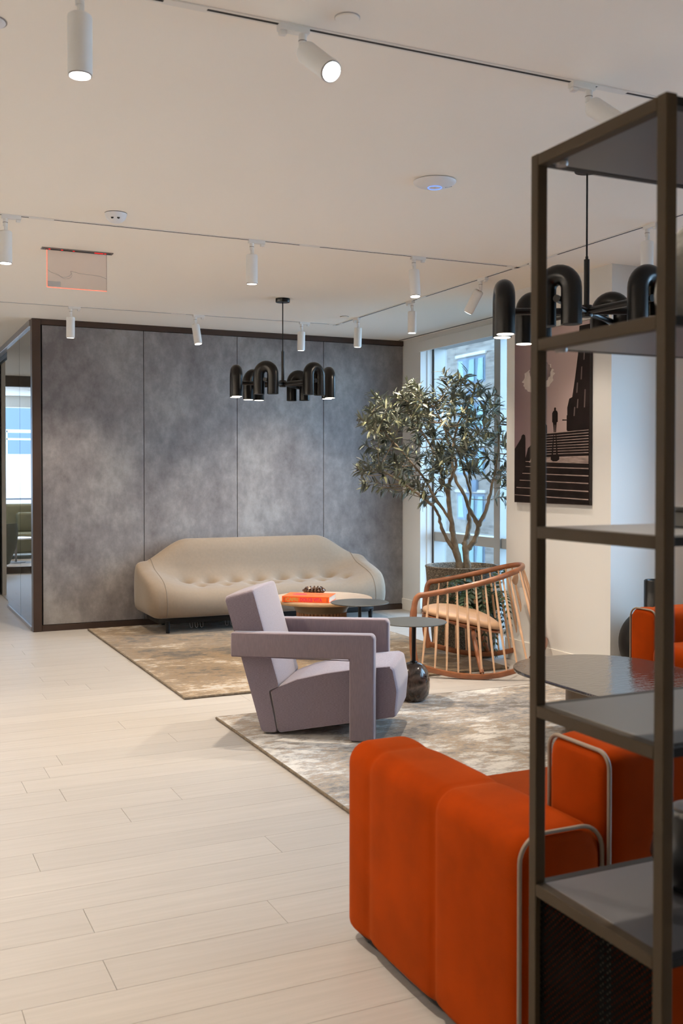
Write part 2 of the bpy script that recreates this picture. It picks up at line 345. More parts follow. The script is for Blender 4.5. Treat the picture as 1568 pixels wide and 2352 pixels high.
MT = {
    'ceiling': mat('ceiling_paint', (0.93, 0.875, 0.795), 0.9, spec=0.1),
    'wall': mat('wall_paint', (0.82, 0.79, 0.74), 0.85, spec=0.15),
    'white_wall': mat('white_wall_paint', (0.70, 0.69, 0.665), 0.8, spec=0.15),
    'base': mat('baseboard_paint', (0.80, 0.76, 0.70), 0.5),
    'plank': plank_mat('white_oak_plank'),
    'floor_base': mat('floor_joint', (0.30, 0.245, 0.185), 0.8),
    'panel': stone_panel_mat('mottled_mineral_panel'),
    'bronze': mat('bronze_trim', (0.048, 0.028, 0.020), 0.42, metal=0.35, var=0.12, vscale=3),
    'dark_gap': mat('shadow_gap', (0.006, 0.006, 0.006), 0.9),
    'glass': pane_mat('window_glass'),
    'alu': mat('window_aluminium', (0.40, 0.40, 0.385), 0.45, metal=0.25),
    'alu_dark': mat('window_gasket', (0.03, 0.03, 0.035), 0.6),
    'track': mat('track_white', (0.80, 0.77, 0.72), 0.5),
    'lamp_white': mat('lamp_white', (0.78, 0.77, 0.75), 0.55, spec=0.3),
    'lens_ring': mat('lens_ring', (0.35, 0.35, 0.36), 0.25, metal=0.8),
    'lens': emit_mat('lit_lens', (1.0, 0.96, 0.9), 14.0),
    'lens_off': emit_mat('dim_lens', (1.0, 0.95, 0.88), 3.0),
    'black': mat('black_satin', (0.0035, 0.0035, 0.004), 0.28, spec=0.3),
    'black_matt': mat('black_matt', (0.004, 0.004, 0.0045), 0.5, spec=0.2),
    'bulb': emit_mat('warm_bulb', (1.0, 0.9, 0.76), 8.0),
    'taupe': mat('taupe_stretch_fabric', (0.222, 0.170, 0.124), 0.75, spec=0.2, sheen=0.25, bump=0.08, bscale=900, var=0.04, vscale=40),
    'taupe_seam': mat('taupe_piping', (0.15, 0.118, 0.09), 0.8),
    'lilac': weave_mat('lilac_weave', (0.155, 0.122, 0.146), (0.235, 0.192, 0.228), 55, 0.45, (1.6, 1.6, 14)),
    'lilac_arm': weave_mat('lilac_arm_weave', (0.18, 0.143, 0.162), (0.215, 0.166, 0.186), 95, 0.4, (3.0, 3.0, 0.3)),
    'lilac_edge': mat('lilac_welt', (0.12, 0.085, 0.105), 0.85),
    'orange': mat('orange_velvet', (0.25, 0.028, 0.0008), 0.8, spec=0.03, sheen=0.13, sheen_col=(1, 0.38, 0.10), var=0.16, vscale=5, bump=0.05, bscale=500),
    'piping': mat('greige_piping', (0.235, 0.178, 0.13), 0.6),
    'shelf_metal': mat('bronze_powder_coat', (0.052, 0.036, 0.021), 0.55, spec=0.12),
    'shelf_board': mat('grey_shelf_board', (0.055, 0.055, 0.062), 0.36, spec=0.6),
    'perf': perforated_mat('perforated_black'),
    'wood': mat('cherry_wood', (0.235, 0.085, 0.035), 0.35, var=0.3, vscale=10, stretch=(1, 1, 1), coat=0.2),
    'wood_light': mat('light_spindle_wood', (0.68, 0.43, 0.265), 0.4, var=0.12, vscale=12, coat=0.15),
    'leather': mat('tan_leather', (0.46, 0.285, 0.17), 0.5, var=0.06, vscale=20),
    'rib_wood': mat('ribbed_wood', (0.30, 0.135, 0.055), 0.5, var=0.15, vscale=20),
    'table_top': mat('sawn_wood_top', (0.42, 0.31, 0.225), 0.4, col2=(0.55, 0.43, 0.33), vscale=9, stretch=(1, 6, 1)),
    'table_edge': mat('wood_edge', (0.38, 0.24, 0.13), 0.5, col2=(0.55, 0.36, 0.2), vscale=18, stretch=(1, 1, 6)),
    'table_collar': mat('bronze_collar', (0.16, 0.115, 0.075), 0.4, metal=0.3),
    'disc': mat('graphite_disc', (0.05, 0.053, 0.053), 0.5),
    'pebble': marble_mat('brown_marble', (0.018, 0.012, 0.009), (0.16, 0.11, 0.085), 14),
    'ripple': ripple_glass_mat('rippled_bronze_glass'),
    'planter': terrazzo_mat('washed_gravel_concrete'),
    'soil': mat('planter_moss', (0.10, 0.085, 0.06), 0.95, var=0.4, vscale=30),
    'bark': mat('olive_bark', (0.20, 0.155, 0.105), 0.9, var=0.3, vscale=22, bump=0.5, bscale=40),
    'leaf': leaf_mat('olive_leaf', (0.018, 0.025, 0.019), (0.080, 0.095, 0.066), (0.42, 0.43, 0.25)),
    'fern': leaf_mat('fern_leaf', (0.010, 0.020, 0.010), (0.022, 0.045, 0.020), (0.05, 0.10, 0.05)),
    'grey_pot': mat('grey_pot', (0.17, 0.16, 0.145), 0.6),
    'brick': brick_mat('pale_brick_facade'),
    'bframe': mat('facade_window_frame', (0.10, 0.14, 0.20), 0.5),
    'bglass': mat('facade_window_glass', (0.06, 0.11, 0.16), 0.1),
    'curtain': mat('pale_curtain', (0.24, 0.35, 0.34), 0.9, var=0.15, vscale=3, stretch=(1, 6, 0.2)),
    'blind': mat('roller_blind', (0.62, 0.68, 0.75), 0.9),
    'device': mat('device_white', (0.80, 0.80, 0.82), 0.35),
    'blue_led': emit_mat('blue_led', (0.12, 0.25, 1.0), 2.2),
    'sensor': mat('sensor_dark', (0.02, 0.02, 0.02), 0.4),
    'vent': mat('vent_dark', (0.01, 0.01, 0.012), 0.7),
    'acrylic': pane_mat('edge_lit_acrylic', (0.93, 0.90, 0.90), 0.1),
    'red_edge': emit_mat('red_edge_light', (1.0, 0.22, 0.14), 1.5),
    'red_led': emit_mat('red_led', (1.0, 0.02, 0.02), 1.6),
    'steel': mat('brushed_steel', (0.28, 0.25, 0.235), 0.4, metal=0.7),
    'mid_grey': mat('plain_grey', (0.47, 0.43, 0.40), 0.6),
    'book': mat('orange_book_cloth', (0.90, 0.13, 0.012), 0.5),
    'pages': mat('book_pages', (0.78, 0.76, 0.70), 0.8, var=0.1, vscale=50, stretch=(1, 1, 12)),
    'ink_pink': mat('ink_pink', (0.80, 0.02, 0.09), 0.5),
    'ink_gold': mat('ink_gold', (0.62, 0.33, 0.07), 0.5),
    'ink_dark': mat('ink_dark', (0.09, 0.03, 0.03), 0.6),
    'cone': mat('bronze_cone', (0.16, 0.085, 0.05), 0.3, metal=0.6, var=0.3, vscale=30),
    'p_sky': print_sky_mat('print_sky'),
    'p_cloud': mat('print_cloud', (0.42, 0.35, 0.32), 0.6, col2=(0.62, 0.55, 0.50), vscale=9, detail=6),
    'p_cloud_dark': mat('print_cloud_shade', (0.10, 0.068, 0.07), 0.6, col2=(0.22, 0.16, 0.16), vscale=9, detail=6),
    'p_slit': mat('print_window_slit', (0.09, 0.065, 0.06), 0.6),
    'p_black': mat('print_black', (0.007, 0.004, 0.004), 0.7, spec=0.1, var=0.4, vscale=9),
    'p_step': mat('print_step', (0.16, 0.115, 0.10), 0.6, col2=(0.36, 0.27, 0.24), vscale=12, stretch=(1, 1, 6)),
    'p_edge': mat('canvas_edge', (0.02, 0.015, 0.014), 0.7),
    'partition_glass': mat('partition_glass', (0.035, 0.04, 0.038), 0.015, spec=0.5),
    'stone_vase': mat('rough_stone_vase', (0.13, 0.125, 0.115), 0.9, col2=(0.33, 0.31, 0.28), vscale=9, bump=0.8, bscale=30),
    'olive_fabric': mat('olive_fabric', (0.13, 0.125, 0.075), 0.9, var=0.15, vscale=8),
    'grey_fabric': mat('grey_green_fabric', (0.17, 0.175, 0.14), 0.9),
    'pale_stone': mat('pale_parapet', (0.52, 0.47, 0.43), 0.9, var=0.1, vscale=2),
    'rail_white': mat('white_rail', (0.6, 0.66, 0.66), 0.5),
    'ground': mat('street_ground', (0.16, 0.16, 0.16), 0.9),
    'rug_a': rug_mat('ochre_rug', [(0.46, (0.06, 0.046, 0.035)), (0.665, (0.42, 0.38, 0.33)), (0.525, (0.135, 0.10, 0.066)), (0.56, (0.25, 0.155, 0.07)), (0.585, (0.145, 0.125, 0.10)), (0.615, (0.29, 0.19, 0.095))], 3.1),
    'rug_b': rug_mat('silver_rug', [(0.46, (0.12, 0.098, 0.078)), (0.66, (0.60, 0.575, 0.54)), (0.515, (0.24, 0.232, 0.228)), (0.545, (0.37, 0.275, 0.18)), (0.57, (0.29, 0.285, 0.285)), (0.60, (0.52, 0.49, 0.45))], 7.7),
    'rug_edge': mat('rug_edge', (0.15, 0.115, 0.08), 0.95, var=0.3, vscale=40),
}
for k_ in ('lens', 'lens_off', 'bulb', 'blue_led', 'red_edge', 'red_led'): MT[k_].cycles.emission_sampling = 'NONE'
MT['partition_glass'].node_tree.nodes['Principled BSDF'].inputs['IOR'].default_value = 2.8

# ------------------------------------------------------------------ mesh helpers
def rounded_rect(cx, cz, hw, hh, r, n=5):
    """ring of 2-D points, counter-clockwise; r = one radius or four (br, tr, tl, bl)"""
    rr = r if isinstance(r, (tuple, list)) else (r,) * 4
    pts = []
    for (sx, sz, a0), q in zip(((1, -1, -90), (1, 1, 0), (-1, 1, 90), (-1, -1, 180)), rr):
        q = max(0.0005, min(q, hw * 0.999, hh * 0.999))
        for i in range(n + 1):
            a = RAD(a0 + 90.0 * i / n)
            pts.append((cx + sx * (hw - q) + q * math.cos(a), cz + sz * (hh - q) + q * math.sin(a)))
    return pts

class MB:
    def __init__(s): s.v = []; s.f = []
    def quad(s, *p):
        i = len(s.v); s.v += [tuple(q) for q in p]; s.f.append(tuple(range(i, i + len(p))))
    def box(s, x0, x1, y0, y1, z0, z1):
        i = len(s.v)
        s.v += [(x0, y0, z0), (x1, y0, z0), (x1, y1, z0), (x0, y1, z0), (x0, y0, z1), (x1, y0, z1), (x1, y1, z1), (x0, y1, z1)]
        s.f += [(i, i + 3, i + 2, i + 1), (i + 4, i + 5, i + 6, i + 7), (i, i + 1, i + 5, i + 4), (i + 1, i + 2, i + 6, i + 5), (i + 2, i + 3, i + 7, i + 6), (i + 3, i, i + 4, i + 7)]
        return s
    def loft(s, rings, cap0=True, cap1=True, closed=True):
        base = len(s.v); n = len(rings[0])
        for r in rings: s.v += [tuple(p) for p in r]
        m = n if closed else n - 1
        for j in range(len(rings) - 1):
            for k in range(m):
                a = base + j * n + k; b = base + j * n + (k + 1) % n
                s.f.append((a, b, b + n, a + n))
        if cap0: s.f.append(tuple(base + k for k in reversed(range(n))))
        if cap1: s.f.append(tuple(base + (len(rings) - 1) * n + k for k in range(n)))
        return s
    def lathe(s, prof, n=32, c=(0, 0, 0), cap=True):
        rings = [[(c[0] + r * math.cos(2 * math.pi * k / n), c[1] + r * math.sin(2 * math.pi * k / n), c[2] + z) for k in range(n)] for r, z in prof]
        return s.loft(rings, cap, cap)
    def tube(s, path, rad, n=10, cap=True, closed=False, flat=None):
        P = [Vector(p) for p in path]; m = len(P)
        R = rad if isinstance(rad, (list, tuple)) else [rad] * m
        T = []
        for i in range(m):
            if closed: t = P[(i + 1) % m] - P[i - 1]
            else: t = P[min(i + 1, m - 1)] - P[max(i - 1, 0)]
            T.append(t.normalized())
        ref = Vector((0, 0, 1)) if abs(T[0].z) < 0.9 else Vector((1, 0, 0))
        u = (ref - T[0] * ref.dot(T[0])).normalized()
        rings = []
        for i in range(m):
            u = (u - T[i] * u.dot(T[i])).normalized(); v = T[i].cross(u)
            a, b = (R[i], R[i]) if flat is None else (R[i], R[i] * flat)
            rings.append([P[i] + u * a * math.cos(2 * math.pi * k / n) + v * b * math.sin(2 * math.pi * k / n) for k in range(n)])
        if closed: rings.append(rings[0])
        return s.loft(rings, cap and not closed, cap and not closed)
    def prism(s, poly, y0, y1, ax='y'):
        """2-D polygon (a, b) extruded along one axis"""
        f = {'y': lambda p, t: (p[0], t, p[1]), 'x': lambda p, t: (t, p[0], p[1]), 'z': lambda p, t: (p[0], p[1], t)}[ax]
        return s.loft([[f(p, y0) for p in poly], [f(p, y1) for p in poly]])
    def mesh(s, name, bevel=0.0, seg=2, smooth=True, angle=35):
        me = bpy.data.meshes.new(name)
        me.from_pydata(s.v, [], s.f)
        bm = bmesh.new(); bm.from_mesh(me)
        bmesh.ops.recalc_face_normals(bm, faces=bm.faces)
        if bevel:
            es = [e for e in bm.edges if len(e.link_faces) == 2 and e.calc_face_angle(0) > 0.4]
            bmesh.ops.bevel(bm, geom=es, offset=bevel, segments=seg, affect='EDGES', profile=0.5, clamp_overlap=True)
        bm.to_mesh(me); bm.free()
        if smooth:
            me.shade_smooth()
            me.set_sharp_from_angle(angle=RAD(angle))
        me.update()
        return me

def link(name, me, m=None, parent=None, loc=(0, 0, 0), rz=0.0):
    o = bpy.data.objects.new(name, me)
    COL.objects.link(o)
    if m is not None and me is not None and not me.materials: me.materials.append(MT[m])
    o.location = loc; o.rotation_euler = (0, 0, rz)
    if parent: o.parent = parent
    return o

def tag(o, label, cat=None, group=None):
    o['label'] = label
    if cat: o['category'] = cat
    if group: o['group'] = group
    return o

def thing(name, label, cat, loc=(0, 0, 0), rz=0.0, group=None):
    return tag(link(name, None, None, None, loc, rz), label, cat, group)

def part(name, mb, m, parent, bevel=0.0, seg=2, smooth=True, angle=35, loc=(0, 0, 0)):
    if 0 < bevel <= .004: smooth = False
    return link(name, mb.mesh(name, bevel, seg, smooth, angle), m, parent, loc)

def struct(name, mb, m, label=None, bevel=0.0):
    o = part(name, mb, m, None, bevel); o['kind'] = 'structure'
    if label: o['label'] = label
    return o

def copy_tree(o, parent=None):
    c = o.copy(); COL.objects.link(c)
    if parent: c.parent = parent
    for ch in list(o.children):
        copy_tree(ch, c)
    return c

def bez(pts, n=8):
    """Catmull-Rom through the points"""
    P = [Vector(p) for p in pts]; P = [P[0] * 2 - P[1]] + P + [P[-1] * 2 - P[-2]]
    out = []
    for i in range(1, len(P) - 2):
        for k in range(n):
            t = k / n; a, b, c, d = P[i - 1], P[i], P[i + 1], P[i + 2]
            out.append(0.5 * ((2 * b) + (c - a) * t + (2 * a - 5 * b + 4 * c - d) * t * t + (3 * b - a - 3 * c + d) * t ** 3))
    out.append(P[-2])
    return out

def sstep(a, b, x):
    t = max(0.0, min(1.0, (x - a) / (b - a))); return t * t * (3 - 2 * t)

def text_part(name, body, size, m, parent, loc, rot, extrude=0.0008, bold=0.0, align='LEFT', sx=1.0):
    cu = bpy.data.curves.new(name, 'FONT'); cu.body = body; cu.size = size; cu.extrude = extrude; cu.offset = bold; cu.align_x = align
    tmp = bpy.data.objects.new(name + '_c', cu)
    COL.objects.link(tmp)
    dg = bpy.context.evaluated_depsgraph_get(); dg.update()
    me = bpy.data.meshes.new_from_object(tmp.evaluated_get(dg))
    bpy.data.objects.remove(tmp)
    o = link(name, me, m, parent, loc); o.rotation_euler = rot; o.scale = (sx, 1, 1)
    return o

# ------------------------------------------------------------------ setting: floor, ceiling, walls
YB = 9.955          # back wall plane
XG = 1.396          # glazed side of the walled block
XR = 5.36           # inner face of the outside wall
XC = 4.70           # face of the column
floor = struct('floor', MB().box(-2.6, 5.7, -3.5, 20.2, -0.16, -0.014), 'floor_base', 'pale oak plank floor')
plank_me = MB().box(-0.5, 0.5, -0.5, 0.5, -0.012, 0.0).mesh('plank', smooth=False)
plank_me.materials.append(MT['plank'])
known = {0: 0.642, 1: 1.257, 4: 1.473, 5: 0.574}
rest = MB()
for k in range(-32, 86):
    y0 = 2.937 + 0.2 * k
    if y0 > 19.8: break
    rl = random.Random(k * 7 + 3)
    x = known[k] - 2.1 * 2 if k in known else -2.6 - rl.uniform(0, 1.9)
    while x < 5.62:
        ln = 2.1 if k in known else rl.uniform(1.55, 2.2)
        a, b = max(x, -2.6), min(x + ln, 5.62); x += ln
        if b - a < 0.05: continue
        seen = (1.7 < y0 < 9.9 and b > 0.1 * y0 and a < 5.4) or (9.7 < y0 < 12.6 and a < 1.5 and b > 0.9)
        if seen:
            o = link('plank', plank_me, None, floor, ((a + b) / 2, y0 + 0.1, 0)); o.scale = (b - a - 0.0015, 0.1987, 1)
        else:
            rest.box(a + .001, b - .001, y0 + .001, y0 + .199, -0.012, 0)
o = part('plank_field', rest, 'plank', floor, smooth=False); o['kind'] = 'stuff'

struct('ceiling', MB().box(-2.6, 5.7, -3.5, 20.2, CEIL, CEIL + 0.2), 'ceiling', 'smooth warm white painted ceiling')
struct('wall_left', MB().box(-2.75, -2.6, -3.5, 20.2, 0, CEIL), 'wall')
struct('wall_rear', MB().box(-2.6, 5.7, -3.65, -3.5, 0, CEIL), 'wall')
# outside wall: pier beside the back wall, header over the glazing, column, second opening
wr = MB()
wr.box(XR, 5.60, 9.56, 10.3, 0, CEIL)
wr.box(XR, 5.60, 6.8, 9.56, 2.895, CEIL)
wr.box(XR, 5.70, -3.5, 0.6, 0, CEIL)
wr.box(XR, 5.70, 0.6, 5.3, 2.80, CEIL)
struct('wall_right', wr, 'white_wall', 'white painted pier and header around the tall window')
wc = MB().box(XC, 5.75, 5.668, 6.955, 0, CEIL)
struct('wall_column', wc, 'white_wall', 'wide white painted column carrying the staircase print')
struct('baseboard_column', MB().box(XC - 0.012, XC, 5.656, 6.955, 0, 0.17).box(XC - 0.012, XR, 5.656, 5.668, 0, 0.17), 'base', bevel=0.002)
struct('baseboard_right', MB().box(XR - 0.012, XR, 9.57, YB, 0, 0.12), 'base', bevel=0.002)

# back wall: bronze frame with four mottled panels
wb = struct('wall_back', MB().box(XG + 0.01, 5.36, YB + 0.016, YB + 0.15, 0, CEIL), 'dark_gap', 'grey brown mottled panel wall behind the taupe sofa')
px = [1.488, 2.462, 3.432, 4.401, 5.360]
for i in range(4):
    part('panel', MB().box(px[i] + .003, px[i + 1] - .003, YB, YB + 0.016, 0.062, 2.905), 'panel', wb, bevel=0.0015, seg=1)
struct('trim_1', MB().box(1.478, 5.36, YB - 0.012, YB + 0.02, 2.908, CEIL), 'bronze', 'bronze trim along the top of the back wall', bevel=0.002)
struct('trim_2', MB().box(1.478, 5.36, YB - 0.012, YB + 0.02, 0, 0.058), 'bronze', 'bronze trim along the foot of the back wall', bevel=0.002)
struct('trim_3', MB().box(XG, 1.476, YB - 0.02, YB + 0.09, 0, CEIL), 'bronze', 'bronze corner post of the back wall', bevel=0.003)

# glazed side of the block
gp = MB().box(XG + 0.012, XG + 0.022, YB + 0.10, 10.90, 0.035, 2.90)
w3 = struct('window_3', gp, 'partition_glass', 'reflective glass partition at the left end of the back wall')
part('pane', MB().box(XG + 0.011, XG + 0.021, 10.906, 11.93, 0.035, 2.90), 'partition_glass', w3)
part('head_rail', MB().box(XG - 0.01, XG + 0.05, YB + 0.09, 13.0, 2.90, CEIL), 'steel', w3, bevel=0.003)
part('sill_rail', MB().box(XG - 0.004, XG + 0.04, YB + 0.09, 11.93, 0, 0.035), 'steel', w3, bevel=0.003)
part('edge_stile', MB().box(XG + 0.004, XG + 0.03, YB + 0.09, YB + 0.105, 0.03, 2.9), 'black_matt', w3)
part('blind_wall', MB().box(XG + 0.1, XG + 0.14, YB + 0.12, 15.8, 0, CEIL), 'black_matt', w3)
d1 = struct('door_1', MB().box(XG + 0.055, XG + 0.095, 11.95, 12.30, 0.012, 2.84), 'bronze', 'bronze sliding door leaf beside the glass partition', bevel=0.003)
part('door_pane', MB().box(XG + 0.07, XG + 0.08, 12.30, 13.2, 0.012, 2.84), 'partition_glass', d1)
part('track_head', MB().box(XG + 0.05, XG + 0.098, 11.93, 13.2, 2.845, 2.90), 'black_matt', d1)
struct('wall_corridor', MB().box(XG, XG + 0.05, 13.2, 15.9, 0, CEIL), 'wall')
# far end of the corridor lounge (seen in the reflective glass)
we = MB().box(-2.6, 1.45, 20.0, 20.2, 0, 0.55).box(-2.6, 1.45, 20.0, 20.2, 2.75, CEIL).box(-2.6, -2.3, 20.0, 20.2, .55, 2.75)
struct('wall_lounge', we, 'wall')
struct('wall_lounge_side', MB().box(1.45, 1.6, 15.9, 20.2, 0, CEIL), 'wall')
struct('trim_4', MB().box(-2.6, XG, 15.9, 15.98, 2.80, CEIL).box(-2.6, XG, 15.9, 15.98, 0, 0.10), 'bronze', 'bronze head and sill of the lounge partition')

# ------------------------------------------------------------------ windows in the outside wall
win = struct('window_1', MB().box(5.638, 5.646, 6.9, 9.55, 0.06, 2.86), 'glass', 'tall window beside the olive tree')
part('jamb_lining', MB().box(5.44, 5.50, 9.552, 9.562, 0, 2.895), 'white_wall', win)
part('gasket', MB().box(5.500, 5.512, 9.545, 9.562, 0, 2.895), 'alu_dark', win)
part('jamb', MB().box(5.512, 5.66, 9.53, 9.562, 0, 2.895), 'alu', win, bevel=0.002)
part('mullion', MB().box(5.50, 5.66, 8.25, 8.355, 0, 2.895), 'alu', win, bevel=0.003)
part('mullion', MB().box(5.50, 5.66, 6.96, 7.06, 0, 2.895), 'alu', win, bevel=0.003)
part('transom', MB().box(5.52, 5.66, 8.355, 9.53, 0.775, 0.875), 'alu', win, bevel=0.003)
part('transom', MB().box(5.52, 5.66, 7.06, 8.25, 0.775, 0.875), 'alu', win, bevel=0.003)
part('head', MB().box(5.50, 5.66, 7.06, 9.53, 2.84, 2.895), 'alu', win, bevel=0.003)
part('sill', MB().box(5.37, 5.66, 6.96, 9.56, 0.0, 0.05), 'alu', win, bevel=0.003)
struct('trim_5', MB().box(XR - 0.02, XR + 0.001, 6.955, 9.565, 2.80, 2.895 + 0.02), 'white_wall', 'white valance over the window', bevel=0.002)

win2 = struct('window_2', MB().box(5.638, 5.646, 0.6, 5.3, 0.06, 2.80), 'glass', 'long window at the right behind the shelf')
for y in (0.62, 1.75, 2.9, 4.05, 5.2):
    part('mullion', MB().box(5.52, 5.66, y, y + 0.1, 0, 2.80), 'alu', win2, bevel=0.003)
part('transom', MB().box(5.54, 5.66, 0.6, 5.3, 0.72, 0.80), 'alu', win2, bevel=0.003)
part('pier_lining', MB().box(5.36, 5.66, 5.3, 5.668, 0, CEIL), 'white_wall', win2)

# ceiling slot along the glazing
tag(part('slot_diffuser', MB().box(5.285, 5.305, 6.97, 9.92, CEIL - 0.002, CEIL + 0.001), 'vent', None), 'long black air slot in the ceiling along the window', 'air vent')

# ------------------------------------------------------------------ outside: facade opposite and street
XF = 34.0
bld = thing('apartment_building', 'pale brick apartment block across the street seen through the window', 'building', (XF, 52, -12))
part('facade', MB().box(0, 8, -40, 60, 0, 27), 'brick', bld, smooth=False)
wm = MB().box(-0.02, 0.25, -1.6, 1.6, 0, 1.65).mesh('window')
wm.materials.append(MT['bframe'])
gm = MB().box(-0.05, -0.02, -1.45, -0.55, .12, 1.52).box(-0.05, -0.02, -.45, 1.45, .12, 1.52).mesh('pane'); gm.materials.append(MT['bglass'])
cm = MB()
for a, b in ((-1.42, -0.7), (-.4, 0.35), (0.75, 1.42)):
    cm.quad((-0.07, a, .14), (-0.07, b, .14), (-0.07, b - (.2 if a < 0.5 else 0), 1.5), (-0.07, a + (.2 if a > 0.5 else 0), 1.5))
cmm = cm.mesh('curtain'); cmm.materials.append(MT['curtain'])
sm = MB().box(-0.12, 0.1, -1.75, 1.75, 1.72, 1.9).mesh('lintel'); sm.materials.append(MT['pale_stone'])
am = MB().box(-0.18, 0.1, -0.55, 0.55, -1.05, -0.3).mesh('air_conditioner', 0.03); am.materials.append(MT['bframe'])
FY0 = 54.2
for fl in range(0, 9):
    for cy in (-11.4, -5.7, 0, 5.7, 11.4):
        z = 13.45 + 1.5 + 2.83 * (fl - 4) - 0.92 - 1.5 + 0.9
        wo = link('window', wm, None, bld, (0, FY0 + cy - 52 + 0.0, z))
        link('pane', gm, None, wo); link('curtain', cmm, None, wo)
        link('lintel', sm, None, bld, (0, FY0 + cy - 52, z))
        if (fl + int(cy)) % 2 == 0: link('air_conditioner', am, None, bld, (0, FY0 + cy - 52 - 0.3, z))
tag(part('street', MB().box(5.8, 60, -40, 160, -12.2, -12), 'ground', None, smooth=False), 'grey street far below the windows', 'street')
# balcony beyond the lounge
bal = thing('balcony_parapet', 'pale parapet with white railing seen in the glass partition reflection', 'balcony', (0, 24.5, -1.0))
part('parapet', MB().box(-5, 4, 0, 0.3, -2, 2.95), 'pale_stone', bal)
part('joint', MB().box(-5, 4, -0.01, 0.0, 1.9, 1.93), 'alu_dark', bal)
part('rail', MB().box(-5, 4, 0.1, 0.16, 3.45, 3.52), 'rail_white', bal)
part('rail', MB().box(-5, 4, 0.1, 0.16, 3.28, 3.32), 'rail_white', bal)
for i in range(-4, 4): part('post', MB().box(i * 1.1, i * 1.1 + .06, .1, .16, 2.9, 3.5), 'rail_white', bal)
tag(part('neighbour_building', MB().box(-14, 12, 0, 4, -12, 7), 'bframe', None, loc=(0, 34, 0)), 'blue grey neighbouring building seen in the glass partition reflection', 'building')

# ------------------------------------------------------------------ rugs
def rug(name, x0, x1, y0, y1, m, label):
    t = thing(name, label, 'rug', (x0, y0, 0.0005))
    W, Dp, th = x1 - x0, y1 - y0, 0.016
    nx, ny = 60, 60
    b = MB(); rl = random.Random(5)
    for j in range(ny + 1):
        for i in range(nx + 1):
            b.v.append((W * i / nx, Dp * j / ny, th + rl.uniform(-.0012, .0012)))
    for j in range(ny):
        for i in range(nx):
            a = j * (nx + 1) + i; b.f.append((a, a + 1, a + nx + 2, a + nx + 1))
    part('pile', b, m, t, angle=80)
    part('binding', MB().tube([(0, 0, th * .55), (W, 0, th * .55), (W, Dp, th * .55), (0, Dp, th * .55)], 0.0085, 8, closed=True), 'rug_edge', t)
    part('backing', MB().box(0.002, W - .002, .002, Dp - .002, 0, th * .8), 'rug_edge', t)
    return t
rug('rug', 1.89, 4.44, 6.545, 9.84, 'rug_a', 'ochre and brown abstract rug in front of the taupe sofa')
rug('rug', 1.91, 4.38, 3.12, 5.935, 'rug_b', 'silver and beige abstract rug under the lilac armchair')
RUG = 0.018

